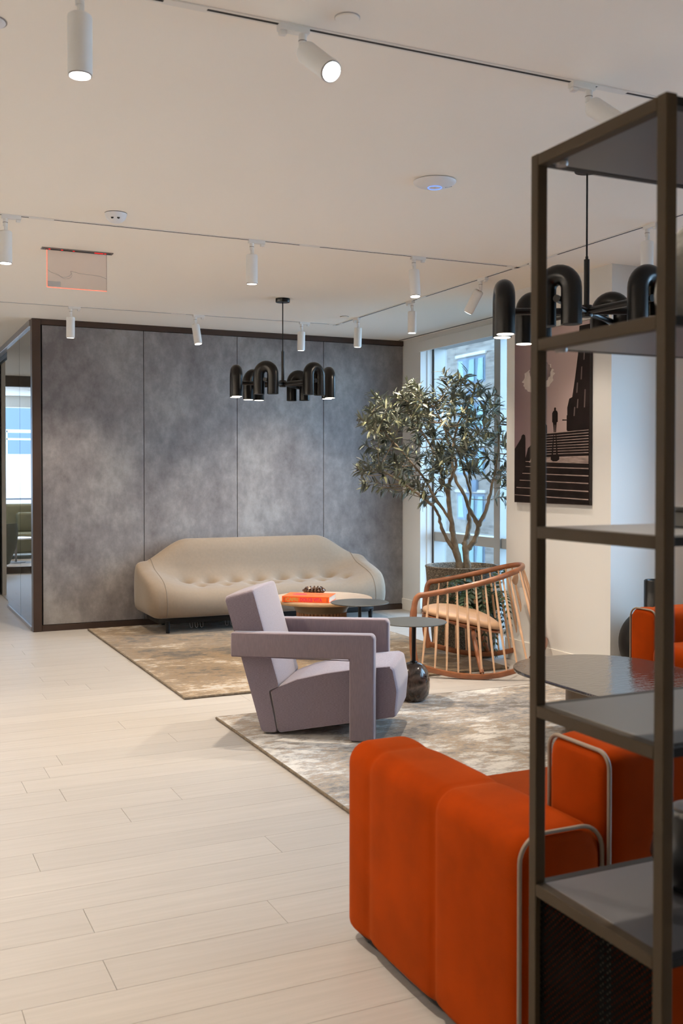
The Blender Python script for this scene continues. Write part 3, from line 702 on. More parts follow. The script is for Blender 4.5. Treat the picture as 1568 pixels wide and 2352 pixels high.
# ------------------------------------------------------------------ taupe bean sofa
def taupe_sofa():
    t = thing('tufted_sofa', 'taupe rounded sofa with tufted seat against the mottled wall', 'sofa', (3.555, 9.165, 0))
    Lh = 1.235
    Pc = [(.06, .155), (.0, .175), (-.025, .24), (-.015, .32), (.03, .38), (.11, .412), (.21, .427), (.31, .437), (.405, .452), (.48, .485), (.53, .56), (.56, .655), (.59, .76), (.63, .83), (.68, .855), (.73, .82), (.755, .70), (.76, .5), (.755, .28), (.74, .175), (.70, .155)]
    Pe = [(.07, .155), (.015, .175), (-.012, .25), (-.005, .345), (.03, .43), (.09, .495), (.17, .535), (.26, .565), (.35, .59), (.43, .605), (.50, .615), (.555, .62), (.605, .62), (.65, .61), (.69, .585), (.73, .535), (.755, .45), (.76, .37), (.755, .25), (.74, .175), (.70, .155)]
    def smooth_ring(P, n=7):
        q = bez([(a, 0, b) for a, b in P], n); return [(v.x, v.z) for v in q]
    A, B = smooth_ring(Pc), smooth_ring(Pe)
    np_ = len(A)
    tuft = [(-0.79 + .252 * i, 57) for i in range(7)] + [(-0.665 + .252 * i, 45) for i in range(7)]
    ns = 200
    rings = []
    for j in range(ns + 1):
        s = -1 + 2 * j / ns
        # denser towards the ends
        s = math.sin(s * math.pi / 2) * 0.35 + s * 0.65
        x = s * (Lh - 0.124)
        a = abs(s)
        b = sstep(.62, 1.14, a)
        ring = []
        for k in range(np_):
            y = A[k][0] * (1 - b) + B[k][0] * b; z = A[k][1] * (1 - b) + B[k][1] * b
            ring.append([x, y, z])
        rings.append(ring)
    # plan rounding at the ends
    for r in rings:
        e = max(0, abs(r[0][0]) - (Lh - .42)) / .37
        k0 = 1 - .09 * e ** 2.5
        for p in r:
            p[1] = .38 + (p[1] - .38) * k0
    # tuft dimples
    for (tx, kk) in tuft:
        j0 = min(range(ns + 1), key=lambda j: abs(rings[j][0][0] - tx))
        c = Vector(rings[j0][kk]); nv = Vector(rings[j0][kk])
        up = (Vector(rings[j0][kk + 1]) - Vector(rings[j0][kk - 1])).normalized()
        nrm = Vector((0, -up.z, up.y)); nrm = nrm if nrm.z > 0 or nrm.y < 0 else -nrm
        junction = kk == 57
        for r in rings:
            if abs(r[0][0] - c.x) > .22: continue
            for p in r:
                dv = Vector(p) - c; d2 = (dv.x / 1.0) ** 2 + dv.y ** 2 + dv.z ** 2
                if d2 < .05:
                    d = math.sqrt(d2); amt = (.06 if junction else .026) * math.exp(-(d / (.06 if junction else .05)) ** 2) + .02 * math.exp(-(d / .02) ** 2)
                    p[0] -= nrm.x * amt; p[1] -= nrm.y * amt; p[2] -= nrm.z * amt
    m = MB()
    # rounded caps
    def cap(r, sgn):
        cy = sum(p[1] for p in r) / len(r); cz = sum(p[2] for p in r) / len(r)
        out = []
        for f, dx in ((.992, .03), (.97, .06), (.925, .085), (.86, .103), (.75, .115), (.5, .122), (.2, .124)):
            out.append([(p[0] + sgn * dx, cy + (p[1] - cy) * f, max(.156, cz + (p[2] - cz) * f)) for p in r])
        return out
    full = list(reversed(cap(rings[0], -1))) + rings + cap(rings[-1], 1)
    m.loft(full)
    up_ = part('upholstery', m, 'taupe', t, angle=75)
    for (tx, kk) in tuft:
        j0 = min(range(ns + 1), key=lambda j: abs(rings[j][0][0] - tx)); c = rings[j0][kk]
        part('button', MB().lathe([(0.0, .004), (.006, .003), (.009, 0), (.006, -.003)], 10, (c[0], c[1] - .002, c[2] + .001)), 'taupe', t)
    for js in (5, ns - 5):
        r = rings[js]
        part('seam', MB().tube([(p[0], p[1], p[2]) for p in r[6:118]], 0.0034, 6), 'taupe_seam', t)
    bp = rounded_rect(0, .36, Lh - .10, .31, .16, 6)
    part('plinth', MB().loft([[(x, y, .105) for x, y in bp], [(x, y, .16) for x, y in bp]]), 'black_matt', t, bevel=.006)
    for x, y in ((-1.05, .08), (1.05, .08), (-.95, .62), (.95, .62)):
        part('leg', MB().tube([(x, y, .11), (x, y, .0)], [.024, .018], 12), 'black_matt', t, loc=(0, 0, RUG))
    for x in (-.83, -.78, -.73, -.48, -.43, -.38):
        part('spring_hook', MB().tube(bez([(x, .12, .1), (x + .004, .11, .06), (x + .016, .11, .05), (x + .026, .11, .06), (x + .03, .12, .1)], 4), .0025, 6), 'steel', t)
taupe_sofa()

# ------------------------------------------------------------------ lilac armchair
def lilac_chair():
    t = thing('armchair', 'lilac grey woven armchair with blocky open arms on the silver rug', 'armchair', (2.376, 5.50, RUG + .003), RAD(-34.86))
    W = .35
    def arm(y0, y1, nm):
        poly = [(-.415, .585), (.385, .592), (.402, .575), (.402, 0), (.262, 0), (.262, .452), (-.415, .447)]
        a = part('arm', MB().prism(poly, y0, y1), 'lilac_arm', t, bevel=.014, seg=3)
        for yy in (y0 + .004, y1 - .004):
            pts = [(-.408, .578), (.38, .585), (.395, .57), (.395, .012), (.27, .012), (.27, .446), (-.408, .453)]
            part('welt', MB().tube([(p[0], yy, p[1]) for p in pts], .003, 6, closed=True), 'lilac_edge', a)
        return a
    arm(-W, -W + .085, 'near'); arm(W - .085, W, 'far')
    # backrest slab
    yb = W - .088
    def slab(prof, name, puff, m, n=14):
        """side profile lofted across the width, faces slightly crowned"""
        rings = []
        cx = sum(p[0] for p in prof) / len(prof); cz = sum(p[1] for p in prof) / len(prof)
        for i, f in ((0, .97), (.02, .992), (.05, 1.0), (.2, 1 + puff * .6), (.5, 1 + puff), (.8, 1 + puff * .6), (.95, 1.0), (.98, .992), (1, .97)):
            y = -yb + 2 * yb * i
            rings.append([(cx + (p[0] - cx) * f, y, cz + (p[1] - cz) * f) for p in prof])
        return part(name, MB().loft(rings), m, t, bevel=0.0, angle=50)
    def rounded(prof, r=.02, n=4):
        out = []
        m = len(prof)
        for i in range(m):
            p, a, b = Vector(prof[i]), Vector(prof[i - 1]), Vector(prof[(i + 1) % m])
            da, db = (a - p), (b - p); q = min(r, da.length * .45, db.length * .45)
            s, e = p + da.normalized() * q, p + db.normalized() * q
            for k in range(n + 1):
                u = k / n; out.append(tuple(s * (1 - u) ** 2 + p * 2 * u * (1 - u) + e * u * u))
        return out
    back = [(-.478, .775), (-.308, .822), (-.153, .27), (-.215, .243), (-.166, .004), (-.257, .004)]
    slab(rounded(back, .018), 'backrest', .006, 'lilac')
    seat = [(-.211, .243), (-.15, .277), (-.05, .318), (.12, .358), (.30, .388), (.47, .408), (.50, .395), (.525, .27), (.512, .128), (.50, .12), (-.155, .006), (-.17, .02)]
    s = slab(rounded(seat, .014), 'seat', .008, 'lilac')
    for sy in (-1, 1):
        y = sy * (yb - .004)
        part('welt', MB().tube([(-.205, y, .24), (-.15, y, .27), (-.05, y, .312), (.12, y, .353), (.30, y, .383), (.475, y, .402), (.512, y, .27), (.502, y, .13), (.49, y, .124)], .0032, 6), 'lilac_edge', s)
    part('label_tab', MB().box(-.268, -.262, -.24, -.215, .09, .125), 'black_matt', t)
    for y in (-.2, .2): part('foot', MB().lathe([(.014, 0), (.016, .012)], 10, (-.2, y, -.003)), 'black_matt', t)
lilac_chair()

# ------------------------------------------------------------------ spindle rocking chair
def rocking_chair():
    t = thing('rocking_chair', 'cherry wood rocking chair with pale spindles and tan seat pad', 'rocking chair', (4.241, 6.651, .009), RAD(144.3))
    t.rotation_euler = (-.0205, 0, RAD(144.3))
    HW, HR = .43, .40
    def rz_(x): return .5 * (x * x) * .78 + (.0 if x > 0 else .25 * x * x)
    def rocker(sy):
        xs = [.43 - .84 * i / 22 for i in range(23)]
        return [(x, sy * (HW - .03 * max(0, -x)), rz_(x) + .019) for x in xs]
    for sy in (1, -1):
        P = rocker(sy)
        rings = [[(x, y - .016, z - .018), (x, y + .016, z - .018), (x, y + .016, z + .022), (x, y - .016, z + .022)] for x, y, z in P]
        part('rocker', MB().loft(rings), 'wood', t, bevel=.006)
    # continuous rail: front post - arm - back - arm - front post
    half = [(.425, .43, .06), (.452, .43, .2), (.455, .425, .38), (.442, .418, .54), (.415, .412, .598), (.36, .408, .61), (.2, .402, .642), (0, .392, .69), (-.16, .35, .735), (-.27, .25, .768), (-.325, .12, .783), (-.335, 0, .787)]
    full = half + [(x, -y, z) for x, y, z in reversed(half[:-1])]
    path = bez(full, 5)
    rad = []
    for p in path:
        rad.append(.026 if p.z < .5 else .021)
    part('rail', MB().tube(path, rad, 12, flat=.78), 'wood', t)
    # back hoop joining the rockers
    hoop = bez([(-.40, .418, .165), (-.47, .32, .20), (-.50, .15, .215), (-.505, 0, .22), (-.50, -.15, .215), (-.47, -.32, .20), (-.40, -.418, .165)], 5)
    part('rear_stretcher', MB().tube(hoop, .019, 10), 'wood', t)
    def rail_pt(u):
        """point on the arm / back line, u 0 front .. 1 middle of the back"""
        seg = bez(half[4:], 12); i = u * (len(seg) - 1); k = min(int(i), len(seg) - 2)
        return seg[k].lerp(seg[k + 1], i - k)
    low = [(.385, .43), (.292, .43), (.205, .43), (.12, .43), (.032, .43), (-.052, .43), (-.142, .428), (-.228, .425), (-.305, .422), (-.375, .42)]
    tops = [(.338, .407), (.268, .405), (.2, .402), (.132, .399), (.064, .396), (-.002, .392), (-.068, .378), (-.135, .358), (-.195, .322), (-.245, .28)]
    def top_z(x): return .598 + (.41 - x) * .24
    def spindle(a, b, n='spindle'):
        a, b = Vector(a), Vector(b); P = [a.lerp(b, k / 6) for k in range(7)]
        part(n, MB().tube(P, [.0062, .0075, .0092, .0098, .009, .0074, .006], 8), 'wood_light', t)
    for (x0, y0), (x1, y1) in zip(low, tops):
        for sy in (1, -1):
            spindle((x0, sy * y0, rz_(x0) + .035), (x1, sy * y1, min(.772, top_z(x1) - .006)))
    for k, (hy, ty) in enumerate(((.36, .2), (.24, .13), (.1, .055), (-.1, -.055), (-.24, -.13), (-.36, -.2))):
        hx = -.505 + .3 * abs(hy) ** 2 * 1.1; spindle((hx, hy, .21), (-.338 + .6 * ty * ty, ty, .772))
    # seat shell, pad and legs
    pr = [(.30 * math.cos(a) * (1.0 if math.cos(a) > 0 else 1.0) + .13, .27 * math.sin(a)) for a in [2 * math.pi * k / 40 for k in range(40)]]
    def sz(x, y): return .405 + (.07) * (x - .13) / .3 * .9 + .05 * (y / .27) ** 2 * .6
    rings = []
    for f, dz in ((.2, .047), (.6, .046), (.88, .038), (.98, .022), (1, .006), (.985, -.008), (.9, -.016), (.4, -.018)):
        rings.append([(.13 + (x - .13) * f, y * f, sz(.13 + (x - .13) * f, y * f) + dz - .03) for x, y in pr])
    part('seat_pad', MB().loft(rings), 'leather', t, angle=60)
    rings = []
    for f, dz in ((.3, -.052), (.96, -.048), (1.015, -.054), (1.0, -.066), (.3, -.07)):
        rings.append([(.13 + (x - .13) * f, y * f, sz(.13 + (x - .13) * f, y * f) + dz) for x, y in pr])
    part('seat_shell', MB().loft(rings), 'wood', t, angle=60)
    for sy in (1, -1):
        for xa, xb in ((.03, -.05), (.30, .24)):
            if xb > 0: continue
            P = [(xa, sy * .2, .335), (xa - .02, sy * .29, .25), (xb, sy * .428, .05)]
            part('leg', MB().tube(bez(P, 4), .021, 8, flat=.8), 'wood', t)
        part('seat_bearer', MB().tube([(.03, sy * .22, .335), (.25, sy * .2, .40)], .016, 8), 'wood', t)
    part('front_bearer', MB().tube([(.26, -.21, .4), (.26, .21, .4)], .015, 8), 'wood', t)
    # leather head cushion hung inside the back
    rings = []
    for i in range(9):
        f = i / 8; y = -.17 + .34 * f; e = max(.12, math.sin(math.pi * f) ** .5)
        x = -.285 + .9 * y * y
        rings.append([(x + .018 * e * math.cos(a), y, .70 + .055 * e * math.sin(a)) for a in [2 * math.pi * k / 12 for k in range(12)]])
    part('head_cushion', MB().loft(rings), 'leather', t, angle=70)
rocking_chair()

# ------------------------------------------------------------------ round coffee table with book
def coffee_table():
    t = thing('coffee_table', 'round wooden coffee table with ribbed drum base before the taupe sofa', 'coffee table', (3.454, 7.859, RUG))
    z = .437
    R = .43
    ed = part('table_top', MB().lathe([(R - .02, z - .032), (R - .004, z - .026), (R, z - .012), (R - .004, z - .002), (R - .012, z)], 64), 'table_edge', t)
    # veneered segments of the top
    for k in range(5):
        a0, a1 = 2 * math.pi * k / 5 + .35, 2 * math.pi * (k + 1) / 5 + .35
        poly = [(0.0, 0.0)] + [((R - .013) * math.cos(a0 + (a1 - a0) * i / 12), (R - .013) * math.sin(a0 + (a1 - a0) * i / 12)) for i in range(13)]
        o = part('veneer', MB().prism(poly, 0, .0015, 'z'), 'table_top', ed, smooth=False, loc=(0, 0, z))
    part('collar', MB().lathe([(.255, z - .032), (.25, z - .05), (.215, z - .105), (.215, z - .115)], 48), 'table_collar', t)
    part('drum', MB().lathe([(.198, 0), (.198, z - .11)], 40), 'rib_wood', t)
    rib = MB().lathe([(.0135, 0.005), (.0135, z - .112)], 8).mesh('rib'); rib.materials.append(MT['rib_wood'])
    for k in range(40):
        a = 2 * math.pi * k / 40; link('rib', rib, None, t, (.2 * math.cos(a), .2 * math.sin(a), 0))
coffee_table()
BZ = RUG + .437 + .0015
def book():
    t = thing('book', 'thick orange art book lying on the round coffee table', 'book', (3.275, 7.70, BZ), RAD(-36))
    a, b, h = .196, .138, .048
    part('cover', MB().box(-a, a, -b, b, 0, .003), 'book', t)
    part('cover', MB().box(-a, a, -b, b, h - .003, h), 'book', t)
    part('spine', MB().box(-a, a, -b, -b + .003, 0, h), 'book', t, bevel=.0012)
    part('page_block', MB().box(-a + .003, a - .005, -b + .003, b - .004, .003, h - .003), 'pages', t)
    text_part('lettering_capri', 'CAPRI', .040, 'ink_gold', t, (-a + .034, -b - .0006, .0095), (RAD(90), 0, 0), bold=.0014, sx=.93)
    text_part('lettering_dolce_vita', 'DOLCE VITA', .040, 'ink_pink', t, (-a + .150, -b - .0006, .0095), (RAD(90), 0, 0), bold=.0016, sx=.80)
    text_part('spine_mark', '|', .036, 'ink_dark', t, (a - .022, -b - .0006, .013), (RAD(90), 0, 0))
    text_part('spine_mark', '{', .034, 'ink_dark', t, (-a + .012, -b - .0006, .012), (RAD(90), 0, 0))
    # printed pink patch and dark swimmers on the front cover
    part('cover_print', MB().prism([(-.13, -.03), (-.02, -.02), (-.03, .05), (-.11, .06), (-.14, .02)], 0, .0005, 'z'), 'ink_pink', t, loc=(0, 0, h))
    for x, y, s in ((.02, -.02, 1), (.07, -.005, .8), (.09, .03, 1.1), (.05, .05, .7)):
        part('cover_print', MB().prism([(x - .025 * s, y), (x, y + .012 * s), (x + .028 * s, y + .004), (x + .01 * s, y - .006 * s)], 0, .0005, 'z'), 'ink_dark', t, loc=(0, 0, h))
book()
def cone_bowl():
    t = thing('ornament_bowl', 'small bronze pleated bowl ornament beside the orange book', 'bowl', (3.43, 7.96, BZ))
    part('bowl_core', MB().lathe([(.03, 0), (.05, .015), (.062, .03), (.05, .034), (.02, .02)], 24), 'cone', t)
    pet = MB().tube([(.026, 0, .004), (.05, 0, .018), (.074, 0, .04)], [.006, .0085, .007], 8).mesh('petal'); pet.materials.append(MT['cone'])
    for k in range(20): link('petal', pet, None, t, rz=2 * math.pi * k / 20)
    pet2 = MB().tube([(.03, 0, .02), (.045, 0, .034), (.058, 0, .052)], [.006, .008, .006], 8).mesh('petal'); pet2.materials.append(MT['cone'])
    for k in range(14): link('petal', pet2, None, t, rz=2 * math.pi * (k + .5) / 14)
    return t
cone_bowl().scale = (1.3, 1.3, 1.45)

# ------------------------------------------------------------------ disc side tables
def disc_table(name, loc, z, r, stem_xy, base, label):
    t = thing(name, label, 'side table', loc)
    part('table_top', MB().lathe([(r - .004, z - .008), (r, z - .004), (r - .003, z)], 56), 'disc', t)
    part('stem', MB().tube([(0, 0, .05), (0, 0, z - .006)], .0135, 14), 'black', t)
    if base == 'stone':
        part('stone_base', MB().lathe([(.03, 0), (.075, .006), (.098, .04), (.106, .09), (.104, .14), (.094, .19), (.075, .225), (.045, .245), (.015, .25)], 40), 'pebble', t, angle=60)
        part('ferrule', MB().lathe([(.026, .246), (.024, .256), (.014, .258)], 20), 'black', t)
    else:
        part('foot_plate', MB().lathe([(.15, 0), (.152, .006), (.148, .011), (.02, .014)], 40), 'black', t)
disc_table('side_table', (3.221, 5.83, RUG), .517, .216, None, 'stone', 'graphite disc side table on a round brown marble base')
disc_table('side_table', (3.486, 7.184, RUG), .474, .23, None, 'plate', 'graphite disc side table standing beside the round coffee table')

# ------------------------------------------------------------------ rippled glass table
def glass_table():
    t = thing('coffee_table', 'low oblong table with rippled dark bronze glass top by the orange sofas', 'coffee table', (3.72, 4.25, RUG))
    ring = rounded_rect(0, 0, .455, .80, .42, 14)
    z = .362
    part('glass_top', MB().loft([[(x * .995, y * .998, z) for x, y in ring], [(x, y, z + .004) for x, y in ring], [(x, y, z + .014) for x, y in ring], [(x * .995, y * .998, z + .018) for x, y in ring]]), 'ripple', t)
    for x, y in ((.0, .42), (.0, -.42)):
        part('drum_leg', MB().lathe([(.13, 0), (.13, z)], 40, (x, y, 0)), 'table_collar', t)
glass_table()

# ------------------------------------------------------------------ orange velvet sofas
def channel_block(length, seams, x0, x1, z0, z1, rt=.07, rb=.03, endr=.06, depth=.007):
    """padded block along +y with stitched channels across it"""
    ts = [0, .004, .012, .025, .04, .06]
    ys = sorted(set([round(q, 4) for q in ts] + [round(length - q, 4) for q in ts] + [round(.06 + (length - .12) * i / 60, 4) for i in range(61)]))
    cx, cz, hw, hh = (x0 + x1) / 2, (z0 + z1) / 2, (x1 - x0) / 2, (z1 - z0) / 2
    rings = []
    for y in ys:
        e = min(y, length - y); ins = 0.0
        if e < endr:
            q = 1 - e / endr; ins = endr * (1 - math.sqrt(max(0, 1 - q * q))) * .62
        for sm in seams:
            d = abs(y - sm); ins += depth * math.exp(-(d / .009) ** 1.2) + depth * .55 * math.exp(-(d / .05) ** 2)
        rings.append([(p[0], y, p[1]) for p in rounded_rect(cx, cz, hw - ins, hh - ins * .8, (max(.01, rb - ins * .3), rt, rt, max(.01, rb - ins * .3)), 6)])
    return MB().loft(rings)
def end_piping(length_y, x0, x1, z0, z1, rt, inset=.02):
    r = rounded_rect((x0 + x1) / 2, (z0 + z1) / 2, (x1 - x0) / 2 - inset * .15, (z1 - z0) / 2 - inset * .15, (.03, rt, rt, .03), 8)
    return MB().tube([(p[0], length_y, p[1]) for p in r], .0055, 8, closed=True)

def orange_sofa(loc, rz, label, width, back_h, depth, arm_h, name='sofa', front_piping=False):
    """local: x along the width (arm first), y towards the sitter's front, back along y = 0"""
    t = thing(name, label, 'sofa', loc, rz)
    aw = .25
    for x0, mir in ((0, False), (width - aw, True)):
        a = part('arm', channel_block(depth, (depth * .425, depth * .83), x0, x0 + aw, .035, arm_h, .065, .03), 'orange', t, angle=60)
        part('piping', end_piping(.012, x0, x0 + aw, .035, arm_h, .065), 'piping', a)
        if front_piping: part('piping', end_piping(depth - .012, x0, x0 + aw, .035, arm_h, .065), 'piping', a)
    bt = .25
    blk = channel_block(width - 2 * aw, [], 0, bt, .04, back_h, .04, .03)
    # turn the block: its length runs along x
    blk.v = [(aw + y, x, z) for x, y, z in blk.v]; 
    b = part('backrest', blk, 'orange', t, angle=60)
    for xx in (aw + .012, width - aw - .012):
        r = rounded_rect(bt / 2, (back_h + .04) / 2, bt / 2 - .003, (back_h - .04) / 2 - .003, (.03, .04, .04, .03), 8)
        part('piping', MB().tube([(xx, p[0], p[1]) for p in r], .0055, 8, closed=True), 'piping', b)
    n = 2
    sw = (width - 2 * aw) / n
    for i in range(n):
        blk = channel_block(sw - .006, [], bt - .01, depth + .05, .075, .455, .07, .04)
        blk.v = [(aw + .003 + i * sw + y, x, z) for x, y, z in blk.v]
        s = part('seat_cushion', blk, 'orange', t, angle=60)
        r = rounded_rect((bt + depth + .04) / 2, .265, (depth + .06 - bt) / 2 - .003, .19 - .003, (.04, .07, .07, .04), 8)
        part('piping', MB().tube([(aw + .014 + i * sw, p[0], p[1]) for p in r], .0055, 8, closed=True), 'piping', s)
    part('plinth', MB().box(.04, width - .04, .04, depth - .03, .012, .08), 'black_matt', t)
    for x in (.07, width - .07):
        for y in (.07, depth - .08): part('foot', MB().lathe([(.022, -.001), (.022, .03)], 12, (x, y, 0)), 'black_matt', t)
    return t
orange_sofa((1.39, 1.99, 0), 0, 'orange velvet sofa in front, its channelled arm facing the camera', 2.2, .81, .99, .64)
s2 = orange_sofa((5.26, 5.12, 0), RAD(-90), 'orange velvet sofa by the far window behind the glass table', 2.3, .81, .85, .65, front_piping=True)
# rotated by -90 deg: local x runs to -Y, local y to +X, so flip it about its own middle to face the room
s2.rotation_euler = (0, 0, RAD(90)); s2.location = (5.26, 2.84, 0)

# ------------------------------------------------------------------ black ball floor vase
t = thing('floor_vase', 'black ball shaped floor vase with straight cylinder neck beside the column', 'vase', (4.86, 5.395, 0))
ball = [(.10, 0), (.105, .02), (.11, .09)] + [(.245 * math.cos(a), .343 + .245 * math.sin(a)) for a in [RAD(-62 + 124 * k / 20) for k in range(21)]]
part('body', MB().lathe(ball, 40), 'black_matt', t, angle=60)
part('neck', MB().lathe([(.078, .55), (.078, .77), (.072, .776), (.066, .77), (.064, .6)], 32), 'black', t, angle=60)

# ------------------------------------------------------------------ bronze shelf in the foreground
SX, SY1, SY0 = 1.2495, 1.763, 1.366     # left side plane, far and near outer faces
def shelf_unit():
    t = thing('shelf_unit', 'tall open shelf of bronze square tube at the right edge in front', 'shelf', (0, 0, 0))
    wt = .0245
    x0, x1 = SX, 2.30
    for x in (x0, x1 - wt):
        for y in (SY0, SY1 - wt):
            part('post', MB().box(x, x + wt, y, y + wt, 0, 2.1585), 'shelf_metal', t, bevel=.002)
    for z in (2.133, 1.753, 1.3665, .995, .622):
        for x in (x0, x1 - wt):
            part('rail', MB().box(x, x + wt, SY0 + wt, SY1 - wt, z, z + wt), 'shelf_metal', t, bevel=.002)
        for y in (SY0 + .004, SY1 - wt + .004):
            part('rail', MB().box(x0 + wt, x1 - wt, y, y + .020, z + .006, z + wt - .002), 'black_matt', t)
        part('shelf_board', MB().box(x0 + wt, x1 - wt, SY0 + wt, SY1 - wt, z + .006, z + .024), 'shelf_board', t, bevel=.001)
    for y in (SY1 - .05,):
        for z in (2.133, 1.753): part('clip', MB().lathe([(.011, z - .004), (.013, z - .001), (.013, z + .005)], 14, (x0 + wt + .016, y, 0)), 'steel', t)
    part('perforated_panel', MB().box(x0 + .012, x0 + .0135, SY0 + wt, SY1 - wt, .03, .622), 'perf', t)
    part('rail', MB().box(x0, x0 + wt, SY0 + wt, SY1 - wt, .012, .04), 'shelf_metal', t)
    part('shelf_board', MB().box(x0 + wt, x1 - wt, SY0 + wt, SY1 - wt, .03, .045), 'black_matt', t)
shelf_unit()
# things on its shelves
def lumpy(name, label, loc, r, h, m, seed, cat='vase'):
    t = thing(name, label, cat, loc)
    rl = random.Random(seed); ph = [rl.uniform(0, 6) for _ in range(6)]
    rings = []
    for j in range(17):
        v = j / 16; rr = r * (math.sin(math.pi * min(1, .12 + .8 * v)) ** .6)
        ring = []
        for k in range(28):
            a = 2 * math.pi * k / 28
            q = rr * (1 + .16 * math.sin(2 * a + ph[0] + 3 * v) + .09 * math.sin(3 * a + ph[1] - 5 * v) + .05 * math.sin(7 * v * 2 + ph[2] + a))
            ring.append((q * math.cos(a), q * math.sin(a), h * v))
        rings.append(ring)
    part('body', MB().loft(rings), m, t, angle=80)
    part('mouth', MB().lathe([(r * .2, h * .98), (r * .3, h * 1.02), (r * .24, h * 1.04), (r * .15, h * .98)], 20), m, t)
    return t
lumpy('stone_vase', 'rough grey stone vase on the second shelf from the top', (1.482, 1.50, 1.780), .092, .21, 'stone_vase', 4)
t = thing('footed_bowl', 'black footed bowl on the shelf level with the glass table', 'bowl', (1.69, 1.60, 1.02))
part('bowl', MB().lathe([(.012, .10), (.05, .13), (.10, .2), (.125, .27), (.12, .272), (.09, .2), (.01, .15)], 36), 'black_matt', t, angle=60)
part('foot', MB().lathe([(.06, -.001), (.055, .012), (.016, .03), (.013, .12)], 28), 'black_matt', t, angle=60)
t = thing('trinket_box', 'small dark grey box on the middle shelf', 'box', (1.53, 1.58, 1.391))
part('box_body', MB().box(-.035, .035, -.05, .05, 0, .03), 'grey_pot', t, bevel=.003)
part('lid', MB().box(-.037, .037, -.052, .052, .03, .042), 'black_matt', t, bevel=.003)
t = thing('round_vase', 'small black round vase on the lowest shelf', 'vase', (1.535, 1.585, .646))
part('body', MB().lathe([(.04, 0), (.07, .02), (.088, .07), (.08, .12), (.05, .15), (.045, .165), (.04, .16), (.04, .14)], 32), 'black', t, angle=60)
part('rim', MB().lathe([(.045, .163), (.048, .167), (.044, .17)], 28), 'steel', t)

# ------------------------------------------------------------------ spotlights and tracks
def track(name, a, b, label):
    t = thing(name, label, 'light track', (a[0], a[1], CEIL))
    dx, dy = b[0] - a[0], b[1] - a[1]
    L = math.hypot(dx, dy); t.rotation_euler = (0, 0, math.atan2(dy, dx))
    for y0, y1, z0 in ((-.018, -.007, -.004), (.007, .018, -.004)):
        part('rail', MB().box(0, L, y0, y1, z0, .0), 'track', t, bevel=.001)
    part('slot', MB().box(0.01, L - .01, -.007, .007, -.0036, 0), 'vent', t)
    n = max(1, int(L / 2.0))
    for k in range(1, n + 1):
        x = L * k / (n + 1) + .07
        part('joint_cover', MB().box(x - .07, x + .07, -.0185, .0185, -.005, -.0005), 'track', t, bevel=.001)
    return t
track('light_track', (-2.5, 3.11), (4.17, 3.11), 'white ceiling light track nearest the camera')
track('light_track', (-2.5, 6.04), (4.17, 6.04), 'white ceiling light track across the middle of the ceiling')
track('light_track', (-2.5, 9.10), (4.17, 9.10), 'white ceiling light track in front of the mottled wall')
track('light_track', (4.17, -1.5), (4.17, 9.12), 'white ceiling light track running along the window side')
def track_corner(x, y, label):
    c = thing('track_connector', label, 'track connector', (x, y, CEIL))
    part('corner_cover', MB().box(-.09, .021, -.019, .019, -.006, 0), 'track', c, bevel=.001)
    part('corner_cover', MB().box(-.0185, .0185, -.12, .06, -.006, 0), 'track', c, bevel=.001)
track_corner(4.17, 9.10, 'white corner connector where two ceiling tracks meet near the wall')
track_corner(4.17, 6.04, 'white connector where the middle ceiling track meets the window track')

def spotlight(x, y, along, direction, label, power=SPOT_W, ad=1, lens='lens', size=RAD(112), blend=1.0):
    """track spotlight: adapter box on the track, stem, hinge, cylinder head aimed along direction"""
    t = thing('track_spotlight', label, 'spotlight', (x, y, CEIL - .005), 0, 'track spotlights')
    b = MB()
    ux, uy = (1, 0) if along == 'x' else (0, 1)
    l0, l1 = (-.02, .085) if ad > 0 else (-.085, .02)
    bx = (l0, l1, -.0165, .0165) if along == 'x' else (-.0165, .0165, l0, l1)
    part('adapter', MB().box(bx[0], bx[1], bx[2], bx[3], -.018, .004), 'lamp_white', t, bevel=.002)
    kx, ky = (ux * .07 * ad, uy * .07 * ad)
    part('lock_lever', MB().box(kx - .012, kx + .012, ky - .012, ky + .012, -.032, -.018), 'lamp_white', t, bevel=.003)
    part('stem', MB().lathe([(.0135, -.06), (.0135, -.018)], 18), 'lamp_white', t)
    part('swivel_ring', MB().lathe([(.0142, -.042), (.0142, -.039)], 18), 'steel', t)
    piv = Vector((0, 0, -.066))
    part('hinge', MB().box(-.006, .012, -.011, .011, -.088, -.05), 'lamp_white', t, bevel=.004)
    d = Vector(direction).normalized()
    start = piv + d * .022; end = start + d * .178
    r = .0365
    head = part('head', MB().tube([start, start + d * .004, start + d * .01, end - d * .002, end], [r * .84, r * .96, r, r, r * .985], 32), 'lamp_white', t)
    part('bezel', MB().tube([end - d * .004, end + d * .004], [r * .93, r * .93], 32), 'lens_ring', head)
    part('lens', MB().tube([end + d * .003, end + d * .0055], [r * .84, r * .84], 28), lens, head)
    if power > 0:
        ld = bpy.data.lights.new('spot_beam', 'SPOT'); ld.energy = power; ld.color = (1.0, 0.865, 0.705)
        ld.spot_size = size; ld.spot_blend = blend; ld.shadow_soft_size = .03
        lo = bpy.data.objects.new('spot_beam', ld); COL.objects.link(lo); lo.parent = t
        lo.location = end + d * .03
        lo.rotation_mode = 'QUATERNION'; lo.rotation_quaternion = d.to_track_quat('-Z', 'Y')
    return t
DN = (0, 0, -1)
spotlight(0.58, 3.11, 'x', DN, 'large white track spotlight hanging straight down at top left', ad=-1)
spotlight(1.30, 3.11, 'x', (.16, -.78, -.61), 'white track spotlight tilted to the right with glaring lens at top centre', ad=-1, power=SPOT_W * .6)
